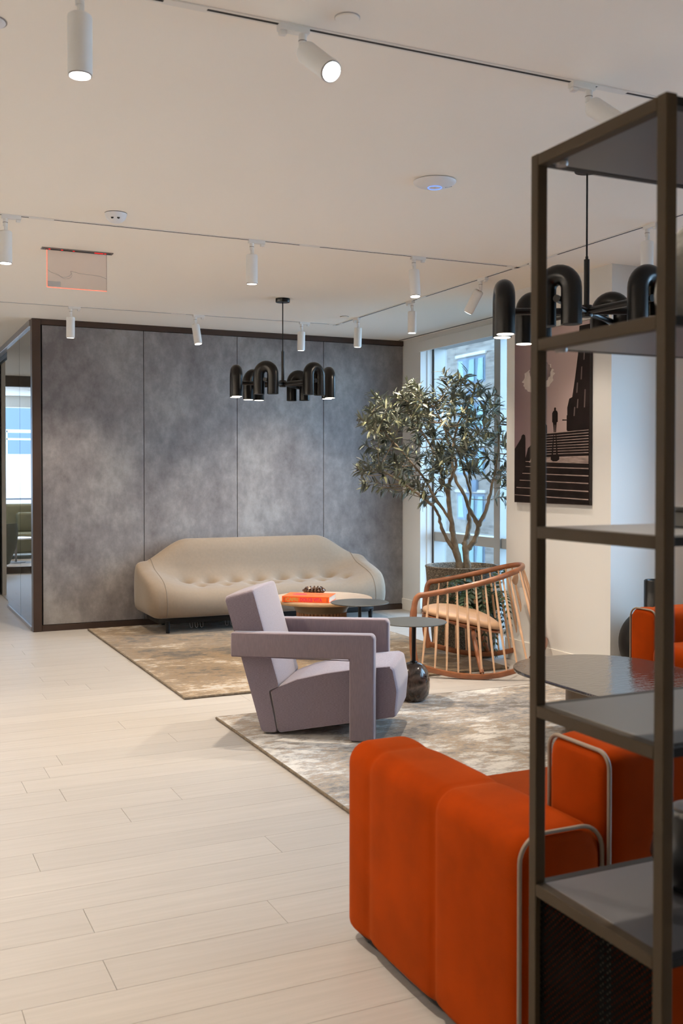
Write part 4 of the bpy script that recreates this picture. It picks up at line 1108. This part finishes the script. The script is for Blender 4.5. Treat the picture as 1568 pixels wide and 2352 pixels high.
spotlight(2.466, 3.11, 'x', (.12, -.76, -.62), 'tilted white track spotlight just above the bronze shelf top', ad=-1, power=SPOT_W * .5)
spotlight(0.707, 6.04, 'x', DN, 'white track spotlight at the left edge above the exit sign')
spotlight(2.18, 6.04, 'x', (.02, .05, -1), 'unlit looking white spotlight on the middle track above the far chandelier', lens='lens_off')
spotlight(3.334, 6.04, 'x', (0, -.10, -1), 'lit white spotlight near the right end of the middle track')
spotlight(1.607, 9.10, 'x', (0, .06, -1), 'leftmost white spotlight in front of the mottled wall', lens='lens_off', power=SPOT_W * .55)
spotlight(2.731, 9.10, 'x', (.10, -.16, -1), 'second white spotlight in front of the mottled wall with lit lens', power=SPOT_W * .55)
spotlight(3.79, 9.10, 'x', (0, .06, -1), 'white spotlight in front of the mottled wall right of the far chandelier', lens='lens_off', power=SPOT_W * .55)
spotlight(4.17, 8.632, 'y', (0, .06, -1), 'white spotlight at the far end of the window side track', lens='lens_off', power=SPOT_W * .5)
spotlight(4.17, 7.584, 'y', DN, 'white spotlight hanging straight down left of the window on the side track', power=SPOT_W * .6)
spotlight(4.17, 6.522, 'y', (-.2, .53, -.82), 'white spotlight tilted to the left above the olive tree', ad=-1, power=SPOT_W * .4)
spotlight(4.17, 5.798, 'y', DN, 'white spotlight hidden behind the far post of the shelf', power=SPOT_W * .2)
spotlight(4.17, 4.716, 'y', DN, 'white spotlight beside the near shelf post above the near chandelier', ad=-1, power=SPOT_W * .4)
# tracks go on out of frame; these spotlights are added for bounced light
track('light_track', (-2.5, 0.1), (4.17, 0.1), 'white ceiling light track behind the camera')
for x, y, d, lb in ((-.75, 3.11, DN, 'added fill spotlight straight down on the near track at the unseen left'),
                    (-1.9, 3.11, (-.8, 0, -.6), 'added fill spotlight washing the left wall from the near track'),
                    (-.6, 6.04, DN, 'added fill spotlight straight down on the middle track at the unseen left'),
                    (-1.8, 6.04, (-.8, 0, -.6), 'added fill spotlight washing the left wall from the middle track'),
                    (-.4, 9.10, DN, 'added fill spotlight straight down on the far track left of the glass partition'),
                    (-1.6, 9.10, (-.8, 0, -.6), 'added fill spotlight washing the left wall from the far track'),
                    (-1.4, .1, (0, -.8, -.6), 'first added fill spotlight from the left washing the rear wall'),
                    (.2, .1, (0, -.8, -.6), 'second added fill spotlight from the left washing the rear wall'),
                    (1.8, .1, (0, -.8, -.6), 'third added fill spotlight from the left washing the rear wall'),
                    (3.4, .1, (0, -.8, -.6), 'fourth added fill spotlight from the left washing the rear wall')):
    spotlight(x, y, 'x', d, lb, power=SPOT_W * (1.0 if d == DN else 0.5 if d[1] < 0 else 9.0))

# ------------------------------------------------------------------ chandeliers of black arches
def chandelier(loc, rz, rod_top, label, lit):
    t = thing('chandelier', label, 'chandelier', loc, rz)
    zt = CEIL - loc[2]
    part('canopy', MB().lathe([(.058, zt - .032), (.06, zt - .028), (.06, zt)], 36), 'black', t)
    part('cord', MB().tube([(0, 0, rod_top), (0, 0, zt - .03)], .0045, 8), 'black_matt', t)
    part('rod', MB().tube([(0, 0, .02), (0, 0, rod_top)], .0135, 16), 'black', t)
    part('cord_grip', MB().tube([(0, 0, rod_top), (0, 0, rod_top + .014)], .007, 10), 'black', t)
    part('hub', MB().lathe([(.026, -.028), (.028, -.024), (.028, .024), (.026, .028)], 28), 'black', t)
    R, rt, hb = .392, .046, .059          # ring radius, tube radius, half spacing of the two legs
    arch = [(0, -hb, -.115)] + [(0, -hb, .045)] + [(0, -hb * math.cos(a), .045 + hb * math.sin(a) * 1.05) for a in [math.pi * k / 14 for k in range(1, 14)]] + [(0, hb, .045), (0, hb, -.115)]
    am = MB().tube(arch, rt, 24).mesh('arch_shade'); am.materials.append(MT['black'])
    bm_ = MB().lathe([(rt * .86, -.1165), (rt * .86, -.1155)], 24).mesh('bulb'); bm_.materials.append(MT['bulb'])
    bo_ = bm_.copy(); bo_.materials.clear(); bo_.materials.append(MT['black_matt'])
    rods = MB().tube([(.02, 0, 0), (R + .028, 0, 0)], .0165, 16).mesh('arm'); rods.materials.append(MT['black'])
    for k in range(6):
        a = 2 * math.pi * k / 6
        link('arm', rods, None, t, rz=a)
        s = link('arch_shade', am, None, t, (R * math.cos(a), R * math.sin(a), .0), a)
        for q in (-hb, hb): link('bulb', bm_ if k in lit else bo_, None, s, (0, q, 0))
    return t
chandelier((3.146, 7.96, 2.252), RAD(-11.6), .27, 'black arch chandelier hanging in front of the mottled wall', (0, 2, 3))
chandelier((3.10, 3.92, 2.272), RAD(-26.3), .245, 'black arch chandelier partly behind the bronze shelf at right', (2, 3, 1))

# ------------------------------------------------------------------ ceiling devices
t = thing('access_point', 'white domed wireless access point with blue ring on the ceiling', 'access point', (2.575, 4.45, CEIL))
part('housing', MB().lathe([(.098, 0), (.107, -.004), (.106, -.009), (.092, -.020), (.066, -.029), (.03, -.034), (.006, -.035)], 48), 'device', t, angle=60)
part('status_ring', MB().tube([(.034 * math.cos(a), .034 * math.sin(a), -.0345) for a in [2 * math.pi * k / 32 for k in range(32)]], .0018, 6, closed=True), 'blue_led', t)
text_part('faint_print', 'U', .014, 'mid_grey', t, (.0, .0, -.0355), (RAD(180), 0, RAD(-25)), .0003, align='CENTER')
for k in range(5): part('faint_print', MB().box(.05 + .008 * k, .055 + .008 * k, -.02, -.017, -.0320 + .0022 * k, -.0290 + .0022 * k), 'sensor', t)
t = thing('motion_sensor', 'small white domed motion sensor on the ceiling above the exit sign', 'sensor', (1.268, 5.753, CEIL))
part('shadow_ring', MB().lathe([(.062, 0), (.062, -.003)], 36), 'sensor', t)
part('dome', MB().lathe([(.062, -.003), (.061, -.012), (.052, -.032), (.036, -.048), (.024, -.053), (.005, -.054)], 40), 'device', t, angle=60)
for a in (-24, 16):
    q = RAD(a - 90 - 12); part('eye', MB().lathe([(.0075, -.003), (.0075, .004)], 14), 'sensor', t, loc=(.049 * math.cos(q), .049 * math.sin(q), -.034)).rotation_euler = (RAD(50), 0, q + RAD(90))
t = thing('ceiling_speaker', 'flat white round ceiling cover cut by the left edge of the picture', 'ceiling cover', (0.36, 3.49, CEIL))
part('cover', MB().lathe([(.052, 0), (.054, -.004), (.048, -.008), (.01, -.009)], 36), 'device', t)
part('rim', MB().lathe([(.058, 0), (.058, -.002)], 36), 'steel', t)
for (x, y, lb) in ((1.401, 2.98, 'flush round sprinkler cap in the ceiling near the top edge'), (4.024, 8.62, 'dark rimmed round sprinkler cap in the ceiling right of the far chandelier')):
    t = thing('sprinkler_cap', lb, 'sprinkler', (x, y, CEIL))
    part('cap', MB().lathe([(.040, -.004), (.038, -.008), (.005, -.009)], 32), 'ceiling', t)
    part('gap_ring', MB().lathe([(.041, 0), (.041, -.004)], 32), 'mid_grey' if y < 5 else 'sensor', t)

# edge lit exit sign without visible lettering
t = thing('exit_sign', 'clear acrylic exit sign panel with glowing red edges under the ceiling', 'exit sign', (1.245, 6.82, CEIL))
part('trim_plate', MB().box(-.225, .235, -.028, .028, -.006, 0), 'steel', t, bevel=.001)
part('slot', MB().box(-.20, .21, -.007, .007, -.0075, -.005), 'sensor', t)
part('acrylic_panel', MB().box(-.19, .195, -.003, .003, -.252, -.004), 'acrylic', t)
part('glow_edge', MB().tube(bez([(-.19, 0, -.01), (-.19, 0, -.12), (-.19, 0, -.238), (-.186, 0, -.248), (-.176, 0, -.252), (0, 0, -.252), (.195, 0, -.252)], 4), .0028, 6), 'red_edge', t)
part('clear_edge', MB().tube([(.195, 0, -.01), (.195, 0, -.25)], .0012, 6), 'piping', t)
part('led_strip', MB().box(.115, .17, -.012, -.004, -.0085, -.006), 'red_led', t)
for x in (-.175, -.095, -.02, .185): part('led_strip', MB().box(x - .006, x + .006, -.011, -.005, -.0085, -.006), 'red_led', t)
part('switch', MB().box(.20, .218, -.022, -.006, -.009, -.006), 'sensor', t)
crv = bez([(-.187, -.0036, -.140), (-.16, -.0036, -.157), (-.125, -.0036, -.165), (-.09, -.0036, -.182), (-.05, -.0036, -.172), (-.035, -.0036, -.152), (-.04, -.0036, -.140), (-.02, -.0036, -.142), (.03, -.0036, -.150), (.09, -.0036, -.152), (.15, -.0036, -.157), (.193, -.0036, -.170)], 5)
part('grey_line', MB().tube(crv, .0016, 5), 'mid_grey', t)  # thin grey curves laid on the front of the acrylic panel
part('grey_line', MB().tube([(p.x + .004, p.y, p.z - .009 + .004 * math.sin(p.x * 40)) for p in crv[8:34]], .0012, 5), 'mid_grey', t)
part('corner_sticker', MB().box(-.186, -.105, -.0040, -.0032, -.246, -.212), 'mid_grey', t)

# ------------------------------------------------------------------ staircase print on the column
def wall_print():
    t = thing('wall_print', 'sepia print of a silhouetted figure above stone stairs on the column', 'picture', (XC - .03, 6.336, 1.272))
    W, Hh = .936, 1.33                       # local x: 0 left .. W right as seen; placed so that x runs to -Y
    t.rotation_euler = (0, 0, RAD(-90)); t.location = (XC - .001, 6.805, 1.272)
    part('canvas', MB().box(0, W, -.026, 0, 0, Hh), 'p_edge', t, bevel=.002)
    lay = [0]
    def flat(name, poly, m, lift=None):
        lay[0] += 1
        y = -.0262 - .00004 * lay[0]
        b = MB(); b.v = [(p[0], y, p[1]) for p in poly] + [(p[0], -.0258, p[1]) for p in poly]
        n = len(poly); b.f = [tuple(range(n)), tuple(reversed(range(n, 2 * n)))] + [(i, (i + 1) % n, n + (i + 1) % n, n + i) for i in range(n)]
        return part(name, b, m, t, smooth=False)
    s = W / 608.0                              # drawing units: 608 across, y up from the lower edge
    def P(*pts): return [(x * s, y / 1078.0) for x, y in pts]
    flat('printed_sky', [(0.003, .003), (W - .003, .003), (W - .003, Hh - .003), (.003, Hh - .003)], 'p_sky')
    rl = random.Random(8)
    cl = []
    for k in range(44):
        a = 2 * math.pi * k / 44; r = 1 + rl.uniform(-.09, .09)
        cl.append((205 + 128 * math.cos(a) * r + 20 * math.sin(a), 1040 + 118 * math.sin(a) * r))
    flat('printed_cloud', P(*cl), 'p_cloud')
    dk = []
    for k in range(36):
        a = 2 * math.pi * k / 36; r = 1 + rl.uniform(-.08, .08)
        dk.append((222 + 92 * math.cos(a) * r, 1085 + 88 * math.sin(a) * r))
    flat('printed_cloud', P(*dk), 'p_cloud_dark')
    # building on the right
    flat('printed_building', P((440, 575), (440, 770), (455, 840), (478, 850), (500, 1010), (520, 1180), (530, 1400), (604, 1400), (604, 575)), 'p_black')
    for x, y0, y1 in ((512, 760, 830), (508, 880, 960), (540, 980, 1080), (565, 760, 900), (560, 1130, 1240), (488, 700, 770)):
        flat('printed_window', P((x, y0), (x + 9, y0), (x + 13, y1), (x + 5, y1)), 'p_slit')
    flat('printed_lamp', P((402, 670), (402, 680), (440, 676), (440, 668)), 'p_black')
    flat('printed_lamp', P((436, 590), (436, 710), (441, 710), (441, 590)), 'p_black')
    flat('printed_stairs', P((4, 4), (604, 4), (604, 588), (240, 570), (120, 460), (80, 300), (40, 180), (4, 90)), 'p_black')
    ys = [40, 105, 168, 228, 286, 330]
    for i, y in enumerate(ys):
        x0 = [0, 20, 48, 72, 92, 100][i]
        flat('printed_step', P((x0, y + 22 - i), (604, y - i * 1.5), (604, y + 9 - i * 1.5), (x0, y + 27 - i)), 'p_step')
    flat('printed_landing', P((130, 340), (604, 335), (604, 385), (150, 380)), 'p_step')
    for i in range(9):
        y = 402 + i * 21; flat('printed_step', P((150 + i * 8, y), (604, y + 3 + i), (604, y + 9 + i), (150 + i * 8, y + 5)), 'p_step')
    flat('printed_border', P((601, 4), (607, 4), (607, 1400), (601, 1400)), 'p_black')
    # railing on the left
    flat('printed_railing', P((4, 90), (4, 455), (12, 470), (60, 545), (66, 570), (80, 580), (95, 570), (98, 545), (100, 300), (60, 230)), 'p_black')
    flat('printed_railing', P((240, 575), (240, 680), (262, 660), (280, 640), (280, 575)), 'p_black')
    # figure and its long shadow
    flat('printed_figure', P((336, 580), (333, 620), (328, 660), (322, 664), (322, 735), (330, 752), (338, 757), (337, 772), (341, 781), (349, 781), (352, 772), (351, 757), (360, 752), (366, 735), (366, 664), (358, 660), (355, 620), (352, 580), (346, 580), (346, 640), (343, 640), (342, 580)), 'p_black')
    flat('printed_shadow', P((318, 395), (333, 570), (338, 570), (330, 395)), 'p_black')
    flat('printed_shadow', P((356, 395), (350, 570), (356, 570), (368, 395)), 'p_black')
    flat('printed_shadow', P((312, 360), (330, 345), (360, 345), (380, 360), (380, 384), (312, 384)), 'p_black')
wall_print()

# ------------------------------------------------------------------ olive tree in its planter
def lathe_thick(prof): return MB().lathe(prof, 48)
t = thing('planter', 'round washed gravel concrete planter holding the olive tree', 'planter', (4.70, 7.63, 0))
part('pot', MB().lathe([(.25, 0), (.262, .01), (.322, .68), (.328, .692), (.322, .70), (.30, .70), (.292, .69), (.285, .60)], 56, cap=False), 'planter', t, angle=50)
part('soil', MB().lathe([(.001, .61), (.288, .605)], 48), 'soil', t)
part('base', MB().lathe([(.25, .0), (.25, .004)], 40), 'planter', t)
BR = {'b1': [(-0.008, -0.009, 0.6), (-0.062, 0.005, 0.827), (-0.092, 0.008, 0.977), (-0.117, 0.009, 1.148), (-0.141, 0.01, 1.34), (-0.122, -0.01, 1.467), (-0.089, -0.037, 1.594), (-0.143, -0.023, 1.721), (-0.196, -0.008, 1.931)],
      'b1b': [(-0.06, 0.010, 0.80), (-0.182, 0.032, 1.0), (-0.232, 0.011, 1.129), (-0.3, -0.001, 1.225), (-0.443, 0.021, 1.331), (-0.595, 0.048, 1.436), (-0.774, 0.087, 1.54)],
      'b1c': [(-0.11, 0.012, 1.10), (-0.188, 0.107, 1.253), (-0.303, 0.187, 1.488), (-0.438, 0.275, 1.681), (-0.573, 0.363, 1.843), (-0.7, 0.447, 1.984)],
      'b1d': [(-0.138, 0.012, 1.30), (-0.186, 0.175, 1.682), (-0.285, 0.308, 1.944), (-0.326, 0.413, 2.068), (-0.229, 0.454, 2.216)],
      'b2': [(0.035, -0.029, 0.6), (0.025, -0.01, 0.835), (0.054, 0.033, 0.908), (0.1, 0.047, 1.035), (0.112, 0.076, 1.142)],
      'b2a': [(0.024, -0.012, 0.82), (0.09, -0.05, 0.912), (0.12, -0.062, 1.04), (0.063, -0.033, 1.168), (0.015, -0.008, 1.307), (-0.061, 0.03, 1.467), (-0.079, 0.043, 1.68), (-0.028, 0.024, 1.936), (0.07, -0.017, 2.15), (0.129, -0.042, 2.299)],
      'b2b': [(0.12, -0.062, 1.04), (0.16, -0.096, 1.147), (0.19, -0.126, 1.276), (0.211, -0.152, 1.414), (0.242, -0.18, 1.626), (0.244, -0.195, 1.869), (0.207, -0.193, 2.016)],
      'b2c': [(0.112, 0.076, 1.14), (0.114, 0.05, 1.359), (0.136, 0.106, 1.52), (0.227, 0.149, 1.685), (0.309, 0.197, 1.852)],
      'b2d': [(0.114, 0.05, 1.34), (-0.019, -0.043, 1.541), (-0.102, -0.056, 1.731), (-0.212, -0.056, 1.908), (-0.322, -0.058, 2.073)]}
RAD0 = {'b1': .034, 'b1b': .018, 'b1c': .014, 'b1d': .013, 'b2': .033, 'b2a': .026, 'b2b': .021, 'b2c': .012, 'b2d': .013}
CROWN = [(-0.9, 2.0), (-0.78, 2.12), (-0.64, 2.18), (-0.51, 2.11), (-0.48, 2.24), (-0.4, 2.29), (-0.33, 2.15), (-0.25, 2.19), (-0.14, 2.28), (-0.06, 2.28), (0.03, 2.29), (0.15, 2.35), (0.2, 2.3), (0.16, 2.15), (0.23, 2.09), (0.34, 2.08), (0.46, 2.0), (0.5, 1.41), (0.40, 1.25), (0.32, 1.36), (0.23, 1.45), (0.15, 1.40), (0.05, 1.48), (-0.10, 1.45), (-0.2, 1.32), (-0.35, 1.23), (-0.51, 1.27), (-0.73, 1.24), (-0.83, 1.39), (-0.9, 1.48), (-0.82, 1.58), (-0.9, 1.67), (-0.86, 1.81)]
def inside(p, poly):
    c = False; j = len(poly) - 1
    for i in range(len(poly)):
        if (poly[i][1] > p[1]) != (poly[j][1] > p[1]) and p[0] < (poly[j][0] - poly[i][0]) * (p[1] - poly[i][1]) / (poly[j][1] - poly[i][1]) + poly[i][0]: c = not c
        j = i
    return c
def olive_tree():
    t = thing('olive_tree', 'olive tree with knotty forked trunks and grey green leaves by the window', 'tree', (4.70, 7.63, 0))
    rl = random.Random(21)
    pts = []
    for k, P in BR.items():
        path = bez(P, 5); n = len(path)
        r0 = RAD0[k]; r1 = .006 if k != 'b2' else .02
        rad = [(r0 + (r1 - r0) * (i / (n - 1)) ** .8) * (1 + .12 * math.sin(i * 1.9 + r0 * 900)) for i in range(n)]
        jit = [p + Vector((rl.uniform(-.005, .005), rl.uniform(-.005, .005), 0)) for p in path]
        part('trunk' if k in ('b1', 'b2') else 'branch', MB().tube(jit, rad, 10), 'bark', t, angle=70)
        for i, p in enumerate(path):
            if p.z > 1.22: pts.append(p)
    R2 = Vector((rgt.x, rgt.y, 0)); F2 = Vector((-rgt.y, rgt.x, 0))     # the crown is wide one way and shallower the other
    leafm = []
    for w_ in (1.0, .8):
        b = MB(); n = 5
        for i in range(n + 1):
            u = i / n; hw = .0105 * w_ * math.sin(math.pi * min(1, .06 + .94 * u) ** .85) + (.0 if i < n else 0)
            z = -.012 * u * u
            b.v += [(u * .085, -hw, z + .003), (u * .085, 0, z), (u * .085, hw, z + .003)]
        for i in range(n):
            a = i * 3; b.f += [(a, a + 3, a + 4, a + 1), (a + 1, a + 4, a + 5, a + 2)]
        me = bpy.data.meshes.new('leaf'); me.from_pydata(b.v, [], b.f); me.shade_smooth(); me.materials.append(MT['leaf']); leafm.append((me, b))
    twigs = MB(); mats = []
    tries = 0; centres = []
    while len(centres) < 165 and tries < 6000:
        tries += 1
        u, z = rl.uniform(-.92, .5), rl.uniform(1.2, 2.36)
        if not inside((u, z), CROWN): continue
        dlim = .46 * math.sqrt(max(.1, 1 - ((u + .2) / .85) ** 2))
        q = R2 * u + F2 * rl.uniform(-dlim, dlim) + Vector((0, 0, z))
        if q.x > .62 or (q.x > -.1 and q.y < -.62): continue
        if any((q - c).length < .07 for c in centres): continue
        centres.append(q)
    for q in centres:
        # twig from the closest branch, growing outwards through the centre
        p0 = min(pts, key=lambda p: (p - q).length + (.25 if p.z > q.z else 0))
        out = (q - Vector((-.1, .05, 1.35))).normalized()
        out = (out + Vector((rl.uniform(-.5, .5), rl.uniform(-.5, .5), rl.uniform(-.35, .3)))).normalized()
        e = q + out * rl.uniform(.05, .13)
        midp = p0.lerp(q, .55) + Vector((0, 0, -.02))
        path = bez([p0, midp, q, e], 5); n = len(path)
        twigs.tube(path, [.0045 - .0032 * i / (n - 1) for i in range(n)], 5)
        nl = rl.randint(20, 29)
        for k in range(nl):
            f = .42 + .58 * (k + .5) / nl; i = f * (n - 1); a = min(int(i), n - 2)
            pos = path[a].lerp(path[a + 1], i - a); tg = (path[a + 1] - path[a]).normalized()
            rv = Vector((rl.gauss(0, 1), rl.gauss(0, 1), rl.gauss(0, 1))); side = (rv - tg * rv.dot(tg)).normalized()
            dr = (tg * rl.uniform(.25, .9) + side).normalized()
            sc = rl.uniform(.8, 1.35) * (1.0 if f < .9 else .85)
            zax = (Vector((rl.uniform(-.6, .6), rl.uniform(-.6, .6), 1)) ); zax = (zax - dr * zax.dot(dr)).normalized(); yax = zax.cross(dr)
            M4 = Matrix(((dr.x * sc, yax.x * sc, zax.x * sc, pos.x), (dr.y * sc, yax.y * sc, zax.y * sc, pos.y), (dr.z * sc, yax.z * sc, zax.z * sc, pos.z), (0, 0, 0, 1)))
            if pos.x + dr.x * .085 > .68: continue
            mats.append(M4)
    part('twigs', twigs, 'bark', t)['kind'] = 'stuff'
    # the leaves nearest the viewer are single parts, the others one body of foliage
    mats.sort(key=lambda m: m.translation.dot(F2))
    for i, m4 in enumerate(mats[:300]):
        o = link('leaf', leafm[i % 2][0], None, t); o.matrix_local = m4
    fo = MB()
    for i, m4 in enumerate(mats[300:]):
        b = leafm[i % 2][1]; k = len(fo.v)
        fo.v += [tuple(m4 @ Vector(v)) for v in b.v]; fo.f += [tuple(a + k for a in f) for f in b.f]
    me = bpy.data.meshes.new('foliage'); me.from_pydata(fo.v, [], fo.f); me.shade_smooth(); me.materials.append(MT['leaf'])
    o = link('foliage', me, None, t); o['kind'] = 'stuff'
olive_tree()

# ------------------------------------------------------------------ fern in a grey pot behind the rocking chair
def fern():
    t = thing('potted_fern', 'dark green fern in a grey pot behind the rocking chair', 'plant', (4.55, 7.10, 0))
    part('pot', MB().lathe([(.10, 0), (.108, .004), (.135, .25), (.138, .262), (.13, .264), (.12, .255), (.11, .22)], 36), 'grey_pot', t, angle=50)
    rl = random.Random(3)
    for k in range(34):
        a = 2 * math.pi * k / 34 * 2.0 + rl.uniform(-.2, .2); ln = rl.uniform(.30, .52); up = rl.uniform(.45, 1.0) * ln
        P = []
        for i in range(9):
            u = i / 8; P.append(Vector((math.cos(a) * ln * u * (1 - .1 * u), math.sin(a) * ln * u * (1 - .1 * u), .25 + up * math.sin(u * 1.9) * 1.25 - .40 * u ** 3)))
        if P[-1].y < -.08 and P[-1].x > .02: continue      # the column stands there
        path = bez(P, 3); n = len(path); b = MB()
        b.tube(path, [.0035 - .002 * i / (n - 1) for i in range(n)], 5)
        for i in range(3, n):
            u = i / (n - 1); tg = (path[min(i + 1, n - 1)] - path[i - 1]).normalized(); sd = tg.cross(Vector((0, 0, 1))).normalized()
            L_ = .075 * math.sin(math.pi * min(1, .15 + .85 * u)) + .012
            for sgn in (-1, 1):
                for sh in (0, .5):
                    p = path[i] - tg * sh * .018; tip = p + sd * sgn * L_ + tg * L_ * .35 + Vector((0, 0, -.012))
                    mid = p.lerp(tip, .45)
                    b.quad(p, mid - tg * .0075, tip, mid + tg * .0075 + Vector((0, 0, .002)))
        part('frond', b, 'fern', t, angle=70)
fern()

# ------------------------------------------------------------------ roller blind with chain at the second window
t = thing('roller_blind', 'pale roller blind with bead chain at the far right window', 'blind', (5.50, 4.2, 0))
part('tube', MB().tube([(0, -3.4, 2.74), (0, .95, 2.74)], .03, 16), 'alu', t)
part('cloth', MB().box(-.002, .0, -3.38, .93, 2.45, 2.74), 'blind', t)
part('bottom_bar', MB().box(-.008, .006, -3.38, .93, 2.43, 2.455), 'alu', t)
part('chain', MB().tube([(-.03, .62, 2.72), (-.03, .62, .9)], .0035, 6), 'alu', t)

# ------------------------------------------------------------------ recessed lounge downlights, and a corridor one added to brighten the reflection
for (x, y, lb) in ((-.4, 12.6, 'added fill downlight over the corridor beside the glass partition'), (.75, 17.2, 'recessed round downlight over the lounge nearest the glass'), (.2, 18.6, 'recessed round downlight over the lounge sofa')):
    t = thing('downlight', lb, 'downlight', (x, y, CEIL))
    part('trim_ring', MB().lathe([(.07, 0), (.072, -.004), (.055, -.006)], 28), 'lamp_white', t)
    part('lens', MB().lathe([(.054, -.003), (.05, -.0045)], 28), 'lens', t)
    ld = bpy.data.lights.new('downlight_beam', 'SPOT'); ld.energy = SPOT_W * 1.1; ld.color = (1.0, 0.865, 0.705); ld.spot_size = RAD(130); ld.spot_blend = 1.0; ld.shadow_soft_size = .04
    lo = bpy.data.objects.new('downlight_beam', ld); COL.objects.link(lo); lo.parent = t; lo.location = (0, 0, -.02)

# ------------------------------------------------------------------ lounge furniture mirrored in the glass partition
def shell_chair(x, label):
    t = thing('shell_chair', label, 'chair', (x, 16.8, 0), RAD(90))
    rings = []
    for j in range(9):
        v = j / 8; r = .34 * (.62 + .38 * math.sin(min(1, v * 1.25) * math.pi / 2)) * (1 if v < .8 else 1 - (v - .8) * .25)
        rings.append([(r * math.cos(a), r * math.sin(a), .08 + .64 * v * (1 if math.cos(a) < .1 else .72)) for a in [2 * math.pi * k / 32 for k in range(32)]])
    part('shell', MB().loft(rings), 'grey_fabric', t, angle=70)
    part('base', MB().lathe([(.2, 0), (.2, .02), (.05, .03), (.05, .09)], 28), 'steel', t)
shell_chair(1.02, 'grey green shell chair mirrored at the left of the glass partition')
shell_chair(.12, 'grey green shell chair mirrored at the right of the glass partition')
t = thing('lounge_sofa', 'olive lounge sofa mirrored in the glass partition', 'sofa', (-.2, 19.0, 0))
part('seat', MB().box(-1.3, 1.4, -.45, .35, .1, .45), 'olive_fabric', t, bevel=.05, seg=3)
part('backrest', MB().box(-1.3, 1.4, .3, .55, .1, .95), 'olive_fabric', t, bevel=.06, seg=3)
part('cushion', MB().box(-.2, .6, .1, .34, .44, .8), 'olive_fabric', t, bevel=.05, seg=3)
t = thing('lounge_table', 'low round lounge table mirrored in the glass partition', 'table', (.58, 17.9, 0))
part('top', MB().lathe([(.3, .4), (.3, .42)], 32), 'device', t)
part('stem', MB().lathe([(.16, 0), (.16, .01), (.02, .02), (.02, .41)], 24), 'steel', t)

bpy.context.view_layer.update()
